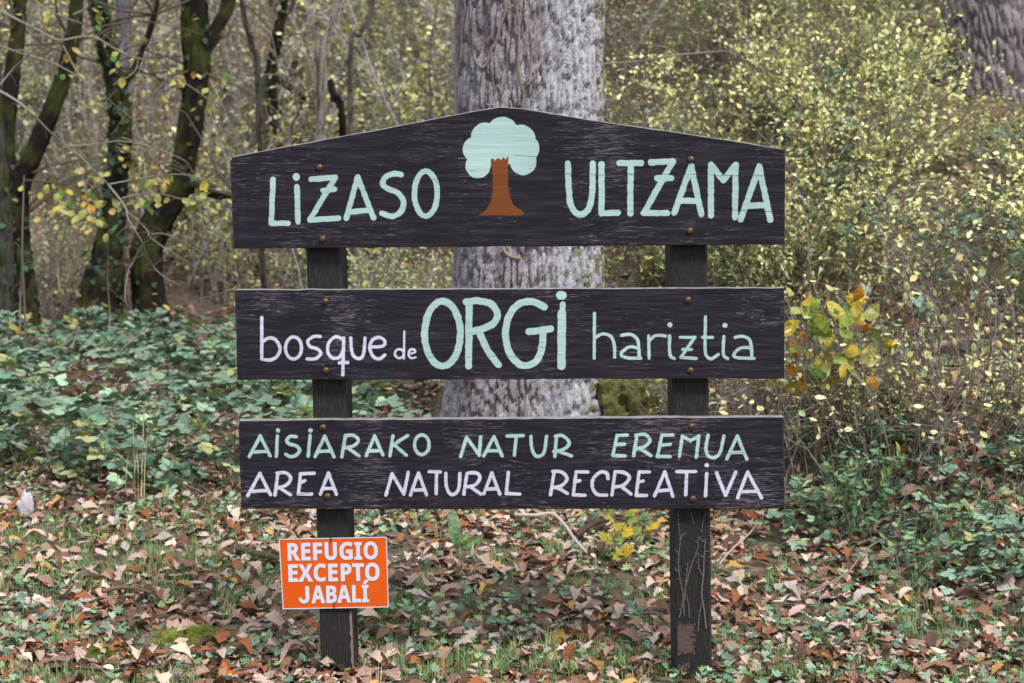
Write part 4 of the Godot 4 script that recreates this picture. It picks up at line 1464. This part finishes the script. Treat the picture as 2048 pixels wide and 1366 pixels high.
	var hazel := thing("hazel_shrub", "hazel shoots with large yellow and green leaves beside the middle board", "shrub", hz)
	var hm := []
	for c in [Color8(206, 186, 62), Color8(196, 190, 84), Color8(150, 178, 76), Color8(206, 150, 50), Color8(184, 190, 110), Color8(120, 160, 76)]:
		hm.append(leaf_material(c, 0.55, 0.35, 0.3))
	var wood := MB.new()
	for t in [[[1640, 640], [1650, 760], [1660, 930]], [[1700, 650], [1690, 780], [1672, 930]], [[1585, 650], [1610, 760], [1650, 930]], [[1740, 700], [1720, 800], [1680, 930]], [[1590, 770], [1630, 830], [1655, 930]]]:
		var pts := []
		for q in t:
			pts.append(px(q[0], q[1], -1.9 + rng.randf_range(-0.08, 0.12)) - hz)
		pts[-1] = Vector3(rng.randf_range(-0.06, 0.06), -0.05, rng.randf_range(-0.05, 0.05))
		pts = smooth_path(pts, 4)
		var rr := []
		for k in pts.size():
			rr.append(0.0025 + 0.004 * k / pts.size())
		wood.tube(pts, rr, 6, lin(112, 98, 82))
	part("stems", wood.mesh(), M.twig, hazel)
	for q in [[1618, 640, 72, 2, 0.7], [1600, 655, 60, 0, -0.8], [1655, 615, 56, 1, 0.3], [1715, 620, 70, 2, -0.4], [1690, 608, 50, 0, 1.2], [1640, 672, 52, 0, 1.0], [1672, 690, 46, 1, -1.4], [1585, 690, 46, 3, 0.2], [1621, 690, 52, 5, 2.9], [1650, 660, 48, 3, -2.0],
			[1735, 640, 48, 2, 1.5], [1700, 660, 44, 0, 2.2], [1675, 735, 42, 1, 0.5], [1655, 745, 40, 0, -0.7], [1620, 745, 36, 1, 1.7], [1645, 715, 44, 1, 2.4], [1690, 745, 40, 0, -1.0], [1740, 705, 60, 1, -0.2], [1760, 690, 40, 0, 0.9], [1725, 735, 44, 4, 2.7],
			[1580, 720, 34, 2, 2.8], [1600, 770, 30, 3, 0.4], [1640, 780, 36, 0, 1.3], [1570, 745, 40, 3, 1.0], [1695, 715, 42, 4, 0.1], [1610, 615, 44, 4, -0.3], [1668, 640, 40, 3, 0.8], [1705, 690, 38, 2, -2.4], [1530, 775, 40, 0, 1.4], [1745, 665, 36, 3, -1.2], [1580, 640, 40, 4, 1.8], [1630, 610, 34, 0, -1.0]] + range(26).map(func(_i): return [rng.randf_range(1575, 1770), rng.randf_range(605, 790), rng.randf_range(28, 52), rng.randi() % 6, rng.randf_range(-3, 3)]):
		var lf := part("leaf", hmesh[rng.randi() % 2], hm[q[3]], hazel)
		var s: float = q[2] * 0.92 * 7.4 / FPX
		lf.transform = Transform3D(Basis.from_euler(Vector3(rng.randf_range(-1.0, 0.7), rng.randf_range(-0.9, 0.9), q[4] + PI), EULER_ORDER_YXZ) * Basis.from_scale(Vector3.ONE * s), px(q[0], q[1] - 14, -1.9 + rng.randf_range(-0.1, 0.16)) - hz)
	# --- arching branches over the brambles with pale leaves, each leaf its own
	var pm := []
	for c in [Color8(196, 196, 128), Color8(186, 190, 110), Color8(206, 186, 120), Color8(168, 176, 96), Color8(206, 196, 90), Color8(214, 170, 84), Color8(96, 140, 70)]:
		pm.append(leaf_material(c, 0.6, 0.3, 0.3))
	var a1 := [0.0, 0.0]
	var a2 := [0.0, 350.0]
	var brn := [
		["long pale arching branch sweeping down over the mossy trees", -4.4, [[a1, [-60, 40, 130, 140, 270, 210, 390, 275, 560, 250, 660, 260, 780, 330, 920, 395, 1090, 420, 1200, 520, 1370, 640, 1500, 740], 5], [a1, [945, 405, 925, 480, 850, 540, 770, 580], 4], [a1, [1090, 415, 1130, 395, 1160, 380], 3], [a1, [430, 310, 520, 480, 600, 580, 700, 660], 4]], [[1230, 560, 7], [900, 440, 6], [1430, 600, 8]]],
		["grey branch drooping to a fan of bare twigs beside the top board", -3.9, [[a1, [-60, 590, 100, 680, 200, 760, 330, 890, 440, 990, 560, 1080, 650, 1170, 740, 1260], 5.5], [a2, [735, 62, 850, 210, 880, 310, 960, 440, 1010, 560, 1060, 640, 1140, 710, 1240, 760], 4.5], [a2, [858, 240, 1000, 370, 1030, 430, 1180, 530, 1300, 610, 1420, 700], 3.5],
			[a2, [975, 470, 910, 590, 870, 680, 855, 850, 900, 920, 960, 960], 3.5], [a2, [1030, 410, 1100, 400, 1200, 430, 1330, 500, 1500, 610], 3]], [[380, 130, 14], [600, 210, 12], [660, 60, 12], [560, 260, 8], [700, 290, 8]]],
		["thin brown branch crossing the mossy trunks", -5.0, [[a1, [-60, 290, 160, 370, 360, 430, 560, 540, 700, 650, 850, 770, 960, 860], 4], [a1, [0, 580, 90, 470, 200, 370, 290, 290], 3.5], [a1, [100, 350, 180, 340, 300, 330], 3]], [[420, 420, 4], [540, 570, 4]]],
		["forked bare branch reaching in beneath the treetops", -5.4, [[a1, [200, -60, 240, 0, 330, 70, 500, 140, 640, 190, 760, 270, 900, 340], 4], [a1, [500, 100, 600, 50, 610, 20, 560, -30], 4]], [[270, 60, 3], [620, 180, 3]]],
		["tangle of fine dry twigs beside the upper corner of the sign", -3.6, [[a1, [470, 1000, 640, 985, 830, 965, 1050, 1010, 1250, 1090, 1310, 1150, 1290, 1190], 3], [a1, [830, 940, 1000, 990, 1130, 1060, 1250, 1140], 2.5], [a1, [790, 1000, 900, 1040, 1030, 1060, 1040, 1120, 1010, 1200], 2.5], [a1, [740, 1260, 960, 1220, 1200, 1190, 1380, 1220, 1560, 1310, 1640, 1360], 3.5], [a1, [880, 960, 1080, 1060, 1240, 1150, 1300, 1120], 2], [a1, [800, 980, 960, 1020, 1140, 1040], 2],
			[a2, [830, 160, 950, 130, 1100, 130, 1300, 175, 1500, 180], 3]], [[1080, 1270, 9], [1230, 1290, 8], [1000, 1290, 8], [1400, 1310, 6]]],
		["lichen-pale fallen branch lying across the shrubs beside the great oak", -5.6, [[a1, [4090, 440, 4350, 420, 4640, 375, 4760, 365, 4880, 355, 5080, 350, 5250, 395, 5480, 375, 5800, 340], 5.5], [a1, [4640, 375, 4560, 330, 4420, 300, 4250, 290], 4], [a1, [4760, 365, 4770, 290, 4720, 230, 4600, 220], 4], [a1, [5000, 360, 5130, 440, 5260, 520], 4], [a1, [4350, 420, 4400, 520, 4380, 640], 4]], []],
		["thin pale stems leaning through the shrubs above the hazel shoots", -4.2, [[a1, [5650, 2150, 5600, 1750, 5500, 1450, 5380, 1300], 5], [a1, [6400, 2000, 6380, 1650, 6450, 1400, 6560, 1200], 5], [a1, [5950, 1400, 5930, 1150, 5980, 950], 4], [a1, [6050, 2200, 6150, 1900, 6350, 1700], 4]], []],
		["dark thin stems standing among the golden shrubs of the bank", -5.0, [[a1, [5600, 1250, 5640, 1000, 5660, 850], 5], [a1, [6180, 1350, 6200, 1100, 6330, 950], 5], [a1, [6600, 1300, 6650, 1100, 6800, 900], 5], [a1, [4560, 900, 4600, 700, 4740, 500], 4]], []],
		["bare grey wand leaning up from the brambles", -4.2, [[a2, [420, 1190, 520, 1050, 600, 930, 670, 850], 4]], [[400, 900, 5]]],
		["thin pale wand leaning out of the brown twigs under the trees", -4.4, [[a2, [820, 1200, 950, 1090, 1100, 960, 1300, 870, 1600, 780], 3], [a2, [480, 1180, 540, 1090, 640, 1040], 3]], []],
		["twisted grey upright stems in front of the forking mossy tree", -5.5, [[a2, [175, 1190, 168, 900, 152, 500, 165, 0], 5], [a2, [135, 1150, 140, 800, 150, 560, 105, 450], 4], [a2, [410, 800, 395, 600, 440, 400, 480, 200], 3.5], [a2, [745, 1150, 750, 960, 735, 700, 740, 380], 3]], [[160, 980, 6], [370, 230, 6]]]]
	for b in brn:
		var first: Array = b[2][0]
		var origin := px(first[1][0] / 3.415 + first[0][0], first[1][1] / 3.415 + first[0][1], b[1])
		var o := thing("bare_branch", b[0], "branch", origin)
		for st in b[2]:
			var pts := []
			for k in st[1].size() / 2:
				pts.append(px(st[1][k * 2] / 3.415 + st[0][0], st[1][k * 2 + 1] / 3.415 + st[0][1], b[1] + 0.12 * sin(k * 1.3 + st[2])) - origin)
			pts = smooth_path(pts, 4)
			var rr := []
			for k in pts.size():
				rr.append(st[2] * (EYE.z - b[1]) / FPX * 0.5 * (1.0 - 0.55 * k / pts.size()))
			var mb := MB.new()
			mb.tube(pts, rr, 6, lin(142, 134, 120), lin(112, 100, 88))
			for k in range(3, pts.size() - 1, 2):   # short spurs
				var q: Vector3 = pts[k]
				var d := Vector3(rng.randf_range(-1, 1), rng.randf_range(-0.8, 0.8), rng.randf_range(-0.7, 0.7)).normalized() * rng.randf_range(0.03, 0.14)
				mb.tube([q, q + d * 0.5 + Vector3(0, 0.01, 0), q + d], [rr[k] * 0.5, rr[k] * 0.4, rr[k] * 0.2], 4, lin(120, 108, 94))
			part("twig", mb.mesh(), M.twig, o)
		for cl in b[3]:
			var off: Array = a1 if cl[1] > 0 and b[1] != -3.9 and b[1] != -4.2 and b[1] != -5.5 else a2
			for k in cl[2]:
				var u: float = cl[0] / 3.415 + off[0] + rng.randf_range(-38, 38)
				var v: float = cl[1] / 3.415 + off[1] + rng.randf_range(-34, 34)
				var lf := part("leaf", hmesh[rng.randi() % 2], pm[rng.randi() % 7 if rng.randf() < 0.5 else rng.randi() % 4], o)
				lf.transform = Transform3D(Basis.from_euler(Vector3(rng.randf_range(-1.0, 0.7), rng.randf_range(-1.0, 1.0), PI + rng.randf_range(-0.9, 0.9)), EULER_ORDER_YXZ) * Basis.from_scale(Vector3.ONE * rng.randf_range(0.04, 0.075)), px(u, v, b[1] + rng.randf_range(-0.3, 0.3)) - origin)

func build_litter() -> void:
	var rng := RandomNumberGenerator.new()
	rng.seed = 99
	var tones := [[Color8(188, 160, 142), 6, "pinkish tan"], [Color8(158, 126, 106), 6, "light brown"], [Color8(128, 94, 74), 4, "mid brown"], [Color8(142, 88, 56), 3, "rusty"], [Color8(90, 68, 56), 3, "dark brown"], [Color8(206, 184, 164), 3, "pale buff"], [Color8(188, 150, 88), 1, "ochre"], [Color8(176, 162, 152), 3, "greyish"]]
	var bag := []
	for i in tones.size():
		for k in tones[i][1]:
			bag.append(i)
	# every place where a leaf lies; the largest in view become things of their own
	var spots := []
	for i in 36000:
		var z := rng.randf_range(-5.0, 1.0)
		var d := 5.5 - z
		var x := rng.randf_range(-0.40, 0.40) * d
		var f := -z - clampf(1.9 - 1.5 * (x - 1.1) if x > 1.1 else 1.9 + 3.0 * (1.1 - x), 0.5, 11.0)
		var keep := 0.7 - 0.5 * smoothstep(0.02, 0.36, patch.get_noise_2d(x * 1.5, z * 1.5))
		if z < -2.6:
			keep *= 0.55
		if rng.randf() > keep or Vector2(x - 0.08, z + 3.4).length() < 0.42 or f > 2.5:
			continue
		spots.append(Vector2(x, z))
	spots.sort_custom(func(a, b): return a.y > b.y)
	var meshes := []
	for k in 6:
		meshes.append(leaf_mesh("oak%d" % k))
	var mats := []
	for t in tones:
		mats.append(leaf_material(t[0], 0.75, 0.3, 0.1))
	var lists := [[], [], [], [], [], []]
	var cols := [[], [], [], [], [], []]
	var n := 0
	var shape := ["lobed", "folded", "arched", "tightly folded", "flat", "rolled"]
	for s in spots:
		var k := rng.randi() % 6
		var t: int = bag[rng.randi() % bag.size()]
		var size := lerpf(0.035, 0.108, pow(rng.randf(), 1.5))
		var xf := lying(rng, s.x, s.y, size, 0.36, rng.randf_range(0.006, 0.03))
		var at := seen_at(xf.origin)
		if n < 300 and at.x > 10 and at.x < 2038 and at.y < 1362 and size > 0.06:
			var o := part("oak_leaf", meshes[k], mats[t], self)
			o.transform = xf
			tag(o, "fallen %s %s oak leaf lying in the grass before the sign posts" % [tones[t][2], shape[k]], "leaf", "fallen %s %s oak leaves" % [tones[t][2], shape[k]])
			n += 1
		else:
			lists[k].append(xf)
			cols[k].append((tones[t][0] as Color).srgb_to_linear() * rng.randf_range(0.75, 1.15))
	# the far slope and the bank under the shrubs
	for i in 9000:
		var z := rng.randf_range(-26.0, -4.5)
		var d := 5.5 - z
		var x := rng.randf_range(-0.38, 0.42) * d
		var k := rng.randi() % 6
		lists[k].append(lying(rng, x, z, rng.randf_range(0.06, 0.1) if z > -10.0 else rng.randf_range(0.08, 0.16), 0.6, 0.02))
		cols[k].append((tones[bag[rng.randi() % bag.size()]][0] as Color).srgb_to_linear() * rng.randf_range(0.7, 1.1))
	for k in 6:
		scatter("leaf_litter", "carpet of dead brown oak leaves of the %s sort covering the woodland floor" % shape[k], "leaf litter", meshes[k], M.dead_leaf, lists[k], cols[k])
	# ivy and small herbs between the leaves
	var il := []
	var ic := []
	for i in 20000:
		var z := rng.randf_range(-4.5, 0.6)
		var d := 5.5 - z
		var x := rng.randf_range(-0.38, 0.40) * d
		var p := patch.get_noise_2d(x * 1.3 + 50.0, z * 1.3)
		var dens := smoothstep(-0.02, 0.35, p) * 0.9 + 0.10
		if x > 0.9:
			dens += 0.18
		if rng.randf() > dens * 1.0:
			continue
		var xf := lying(rng, x, z, rng.randf_range(0.02, 0.042), 0.7, rng.randf_range(0.015, 0.06))
		if xf.basis.z.y < 0.0:
			xf.basis = xf.basis * Basis(Vector3.UP, PI)
		il.append(xf)
		ic.append([lin(90, 122, 96), lin(74, 106, 82), lin(110, 142, 110), lin(102, 134, 86), lin(134, 160, 96), lin(142, 164, 136)][rng.randi() % 6] * rng.randf_range(0.75, 1.15))
	scatter("ivy_carpet", "creeping ivy with small dark green leaves spread among the dead leaves", "ivy", leaf_mesh("ivy"), M.glossy_leaf, il, ic)
	# grass
	for k in 3:
		var gl := []
		var gc := []
		for i in 6200:
			var z := rng.randf_range(-3.2, 0.8)
			var d := 5.5 - z
			var x := rng.randf_range(-0.38, 0.36) * d
			var p := patch.get_noise_2d(x * 0.9 - 70.0, z * 1.6)
			var dens := smoothstep(-0.08, 0.38, p) * 0.75 + 0.06
			var s := seen_at(Vector3(x, ground(x, z), z))
			if s.y > 1270 and s.x > 880 and s.x < 1650:
				dens += 0.22
			if s.x < 560 and s.y > 1030 and s.y < 1200:
				dens += 0.4
			if z < -2.2:
				dens *= 0.3
			if rng.randf() > dens:
				continue
			var h := rng.randf_range(0.035, 0.1)
			gl.append(Transform3D(Basis(Vector3.UP, rng.randf() * TAU) * Basis(Vector3.RIGHT, rng.randf_range(-0.3, 0.3)) * Basis.from_scale(Vector3(h, h * rng.randf_range(0.7, 1.2), h)), Vector3(x, ground(x, z) - 0.004, z)))
			gc.append([lin(122, 152, 88), lin(142, 166, 104), lin(106, 138, 82), lin(186, 180, 136), lin(120, 150, 96), lin(134, 164, 108)][rng.randi() % 6] * rng.randf_range(0.75, 1.15))
		scatter("grass", "short %s grass growing through the fallen leaves" % ["thick", "thin", "sparse"][k], "grass", leaf_mesh("tuft%d" % k), M.blade, gl, gc)

func build_details() -> void:
	var rng := RandomNumberGenerator.new()
	rng.seed = 314
	# dead ivy stems on the post
	var foot := px(1388, 1345, -0.036)
	var iv := thing("dead_ivy", "dry grey ivy stems climbing the front of a sign post", "ivy", foot)
	var s := 3.733
	for q in [[[440, 860, 430, 700, 405, 560, 400, 440, 412, 300, 400, 180, 395, 80], 3], [[440, 750, 455, 600, 470, 460], 3], [[455, 640, 490, 500, 540, 370, 545, 290], 3], [[412, 310, 430, 265, 455, 250], 2], [[605, 960, 590, 820, 572, 700, 585, 560, 590, 420, 600, 290], 5], [[545, 980, 555, 860, 570, 760], 3], [[580, 570, 550, 500, 545, 390], 2.5], [[590, 310, 565, 290, 545, 275], 2], [[570, 250, 585, 150, 605, 90], 2], [[515, 180, 490, 90], 2.5], [[405, 880, 425, 790, 445, 720], 3], [[480, 880, 470, 760, 450, 700], 2.5], [[395, 400, 380, 370], 2], [[400, 540, 375, 500], 2], [[592, 440, 560, 410], 2], [[592, 390, 635, 380], 2], [[640, 200, 638, 300, 645, 430, 650, 600], 2.5]]:
		var pts := []
		var rr := []
		for k in q[0].size() / 2:
			pts.append(px(q[0][k * 2] / s + 1250.0, q[0][k * 2 + 1] / s + 1000.0, -0.0385) - foot)
		pts = smooth_path(pts, 4)
		for k in pts.size():
			rr.append(q[1] * 0.0007 * (1.0 - 0.4 * k / pts.size()))
		var mb := MB.new()
		mb.tube(pts, rr, 6, lin(108, 99, 93))
		for k in range(1, pts.size() - 1):   # clinging rootlets
			for side in [-1, 1]:
				if rng.randf() < 0.6:
					var e: Vector3 = pts[k] + Vector3(side * rng.randf_range(0.004, 0.012), rng.randf_range(-0.004, 0.008), 0)
					mb.tube([pts[k], e], [0.0011, 0.0005], 3, lin(112, 103, 97))
		part("stem", mb.mesh(), M.twig, iv)
	# sticks on the ground: polylines of pixels laid on the terrain
	var sticks := [
		["crooked pale stick bent at an elbow among the leaves", [[1032, 1050], [1070, 1058], [1105, 1060], [1130, 1085], [1150, 1110], [1175, 1130]], 9, lin(196, 180, 166), 0.07],
		["thick brown fallen branch half hidden under yellow leaves", [[1150, 1095], [1190, 1078], [1232, 1058]], 16, lin(112, 92, 84), 0.06],
		["curved strip of dark bark with a pale edge in the grass", [[205, 1208], [240, 1203], [280, 1208], [325, 1218]], 9, lin(120, 92, 78), 0.02],
		["mossy grey fallen branch lying near the orange notice", [[478, 1120], [505, 1132], [540, 1140], [575, 1146]], 18, lin(122, 116, 90), 0.02],
		["long thin grey wand arching out of the bank plants", [[1615, 1212], [1690, 1190], [1730, 1150], [1770, 1125], [1830, 1112], [1872, 1105]], 5, lin(132, 120, 106), 0.14],
		["pale thin twig curving beside a sign post", [[1438, 1155], [1460, 1142], [1492, 1120], [1508, 1095], [1520, 1066]], 4, lin(178, 160, 146), 0.12],
		["straight brown stick flat on the leaves behind a sign post", [[1440, 1150], [1480, 1152], [1550, 1160]], 6, lin(104, 74, 62), 0.02],
		["short greenish twig resting on the leaves below the notice", [[850, 1286], [880, 1284], [915, 1278]], 4, lin(124, 122, 104), 0.02],
		["dark thin twig curving under the bottom board", [[1216, 1150], [1240, 1160], [1262, 1172]], 3.5, lin(82, 66, 56), 0.02],
		["slender fallen twig lying below the brambles", [[310, 975], [350, 990], [400, 1012], [440, 1020]], 4, lin(132, 122, 112), 0.06]]
	for st in sticks:
		var a := on_ground(st[1][0][0], st[1][0][1])
		var o := thing("fallen_stick", st[0], "stick", a)
		var pts := []
		var rr := []
		var dist := (a - EYE).length()
		for k in st[1].size():
			var q := on_ground(st[1][k][0], st[1][k][1])
			var p := q + Vector3(0, 0.045 + st[4] * 0.4 * sin(PI * k / (st[1].size() - 1.0)), 0)
			pts.append(p - a)
		pts = smooth_path(pts, 5)
		for k in pts.size():
			rr.append(st[2] * dist / FPX * 0.5 * (1.0 - 0.5 * k / pts.size()) * rng.randf_range(0.9, 1.1))
		var mb := MB.new()
		mb.tube(pts, rr, 8, st[3], st[3] * 0.8)
		part("stick", mb.mesh(), M.bark if st[2] > 10 else M.twig, o)
	# pale stone by the brambles
	var sp := on_ground(50, 1032)
	var v := PackedVector3Array()
	var nz := FastNoiseLite.new()
	nz.frequency = 9.0
	for i in 13:
		for j in 25:
			var a := TAU * (j % 24) / 24.0
			var t := PI * (1.0 - i / 12.0)
			var d := Vector3(sin(t) * cos(a), cos(t), sin(t) * sin(a))
			v.append(d * Vector3(0.036, 0.07, 0.022) * (1.0 + 0.8 * nz.get_noise_3d(d.x * 0.2 + 3.0, d.y * 0.2, d.z * 0.2)) + Vector3(0.014 * d.y * d.y, 0.035, 0))
	var stone := part("stone", grid_mesh(v, PackedColorArray(), 25, 13), null, self)
	var sm := StandardMaterial3D.new()
	sm.resource_name = "stone"
	sm.albedo_texture = noise_tex(71, 0.03, [Color8(150, 144, 146), Color8(186, 180, 184), Color8(206, 200, 204)], 256)
	sm.uv1_triplanar = true
	sm.uv1_scale = Vector3(9, 9, 9)
	sm.roughness = 0.95
	stone.material_override = sm
	stone.position = sp
	tag(stone, "small upright pale grey stone standing in the grass below the brambles", "stone")
	# a sawn-off sapling stub
	var sb := on_ground(1740, 1292)
	var stub := thing("sapling_stub", "short dark cut stub of a sapling among the leaves", "stub", sb)
	var mb2 := MB.new()
	mb2.tube([Vector3(0, -0.02, 0), Vector3(0, 0.03, 0), Vector3(-0.002, 0.075, 0)], [0.011, 0.009, 0.008], 9, lin(88, 76, 62))
	for k in 9:
		var a0 := TAU * k / 9.0
		var a1 := TAU * (k + 1) / 9.0
		mb2.tri(Vector3(-0.002, 0.075, 0), Vector3(cos(a0) * 0.008 - 0.002, 0.075, sin(a0) * 0.008), Vector3(cos(a1) * 0.008 - 0.002, 0.075, sin(a1) * 0.008), lin(120, 100, 80))
	part("stub", mb2.mesh(), M.twig, stub)
	# dry grass stalks
	var da := on_ground(270, 1010)
	var dg := thing("dry_stalks", "tuft of tall straw-coloured dry stalks in front of the brambles", "dry grass", da)
	for q in [[[[282, 1010], [284, 930], [288, 820]], 4], [[[262, 1010], [272, 920], [278, 870]], 3], [[[270, 1005], [268, 900], [266, 845]], 2.5], [[[288, 1005], [290, 920], [296, 850], [290, 845]], 2.5], [[[250, 1010], [252, 950], [258, 900]], 2.5], [[[276, 1005], [276, 930], [272, 880]], 2.5]]:
		var pts := []
		for p in q[0]:
			pts.append(px(p[0], p[1], da.z + rng.randf_range(-0.03, 0.03)) - da)
		pts[0].y = minf(pts[0].y, 0.0)
		pts = smooth_path(pts, 4)
		var rr := []
		for k in pts.size():
			rr.append(q[1] * 0.0011 * (1.0 - 0.5 * k / pts.size()))
		var mb := MB.new()
		mb.tube(pts, rr, 5, lin(186, 172, 132))
		part("stalk", mb.mesh(), M.twig, dg)
	# dock plants with long leaves
	var dm := leaf_mesh("dock")
	var dmat := [leaf_material(Color8(120, 160, 108), 0.5, 0.4, 0.25), leaf_material(Color8(136, 176, 116), 0.5, 0.4, 0.2)]
	for q in [[910, 1098, "dock plant with long upright ragged green leaves under the bottom board", [[0.05, 0.17, -0.1], [-0.6, 0.1, 0.15], [-1.05, 0.14, 0.3]]], [838, 1198, "single ragged dock leaf standing beside the orange notice", [[0.0, 0.1, 0.1], [-0.5, 0.06, 0.2]]]]:
		var at := on_ground(q[0], q[1])
		var o := thing("dock_plant", q[2], "plant", at)
		for l in q[3]:
			var lf := part("leaf", dm, dmat[rng.randi() % 2], o)
			lf.transform = Transform3D(Basis.from_euler(Vector3(l[2] - 0.15, 0.2, l[0])) * Basis.from_scale(Vector3(l[1] * 1.25, l[1], l[1])), Vector3(0, -0.005, 0))
	# lone bright leaves on the ground
	var hz := leaf_mesh("hazel")
	var mp := leaf_mesh("maple")
	for q in [["round bright green leaf standing up in the brown litter", 826, 1226, hz, 0.075, Color8(84, 140, 40), 0.2, 0.9], ["round yellowing leaf lying below the bottom board", 1113, 1302, hz, 0.075, Color8(186, 160, 62), -0.4, 1.0], ["orange brown leaf standing on edge beside the bark strip", 108, 1120, mp, 0.07, Color8(140, 78, 42), 0.4, 0.6], ["vivid orange leaf at the edge of the grass", 452, 1362, mp, 0.07, Color8(206, 112, 44), 0.1, 0.8]]:
		var at := on_ground(q[1], q[2])
		var o := part("fallen_leaf", q[3], leaf_material(q[5], 0.5, 0.4, 0.2), self)
		o.transform = Transform3D(Basis.from_euler(Vector3(-PI / 2 + q[7], 0.2, q[6])) * Basis.from_scale(Vector3.ONE * q[4]), at + Vector3(0, 0.01, 0))
		tag(o, q[0], "leaf")
	# low maple seedlings with yellow leaves
	var ym := [leaf_material(Color8(216, 190, 60), 0.55, 0.3, 0.3), leaf_material(Color8(186, 180, 76), 0.55, 0.3, 0.3), leaf_material(Color8(140, 160, 76), 0.55, 0.3, 0.3)]
	for q in [[1265, 1075, "bright yellow maple seedling next to a post under the bottom board", 12, 0], [1230, 1115, "greenish yellow maple seedling above the elbow stick", 9, 1], [30, 905, "yellowing maple seedling at the edge of the brambles", 7, 1]]:
		var at := on_ground(q[0], q[1] + 22)
		var o := thing("maple_seedling", q[2], "seedling", at)
		var mb := MB.new()
		for k in q[3]:
			var e := Vector3(rng.randf_range(-0.1, 0.1), rng.randf_range(0.04, 0.17), rng.randf_range(-0.06, 0.06))
			mb.tube([Vector3(0, -0.01, 0), e * 0.5 + Vector3(0, 0.02, 0), e], [0.002, 0.0018, 0.0015], 4, lin(120, 96, 70))
			var lf := part("leaf", mp, ym[q[4]] if rng.randf() < 0.6 else ym[rng.randi() % 3], o)
			lf.transform = Transform3D(Basis.from_euler(Vector3(rng.randf_range(-1.3, -0.3), rng.randf_range(-1, 1), rng.randf_range(-1.5, 1.5)), EULER_ORDER_YXZ) * Basis.from_scale(Vector3.ONE * rng.randf_range(0.04, 0.065)), e)
		part("stem", mb.mesh(), M.twig, o)
	# moss cushions in the grass
	var mossn := FastNoiseLite.new()
	mossn.frequency = 7.0
	for q in [[385, 1275, 0.13, "broad yellow-green moss cushion in the leaf litter"], [205, 1310, 0.1, "flat dull green moss cushion beside dead leaves"], [735, 1285, 0.05, "small moss cushion against the foot of the wired post"], [1338, 1310, 0.055, "small moss cushion against the foot of the ivy-stemmed post"]]:
		var at := on_ground(q[0], q[1])
		var o := thing("moss_cushion", q[3], "moss", at)
		var w := PackedVector3Array()
		var c := PackedColorArray()
		var r0: float = q[2]
		for i in 15:
			for j in 33:
				var a := TAU * (j % 32) / 32.0
				var r := r0 * (1.0 - i / 14.0) * (1.0 + 0.35 * mossn.get_noise_2d(cos(a) * 0.2 + q[0], sin(a) * 0.2))
				var p := Vector3(cos(a) * r * 1.2, 0, -sin(a) * r)
				var f := i / 14.0
				p.y = ground(at.x + p.x, at.z + p.z) - at.y - 0.02 + r0 * 0.36 * sqrt(f) + 0.02 * mossn.get_noise_2d(p.x * 3.0, p.z * 3.0)
				w.append(p)
				c.append(lin(160, 164, 82).lerp(lin(130, 138, 72), 0.5 + mossn.get_noise_2d(p.x * 4.0, p.z * 4.0)))
		var cushion := part("cushion", grid_mesh(w, c, 33, 15), M.moss, o)
		var mb := MB.new()
		for k in 1600:
			var p := w[rng.randi() % w.size()] + Vector3(rng.randf_range(-0.006, 0.006), 0, rng.randf_range(-0.006, 0.006))
			var e := rng.randf_range(0.012, 0.026)
			mb.stamp(Transform3D(Basis.from_euler(Vector3(rng.randf_range(-0.5, 0.5), rng.randf() * TAU, 0)) * Basis.from_scale(Vector3(e, e, e)), p), L.tuft2, lin(164, 168, 84) * rng.randf_range(0.7, 1.2))
		part("moss_fuzz", mb.mesh(), M.blade, cushion).set_meta("kind", "stuff")
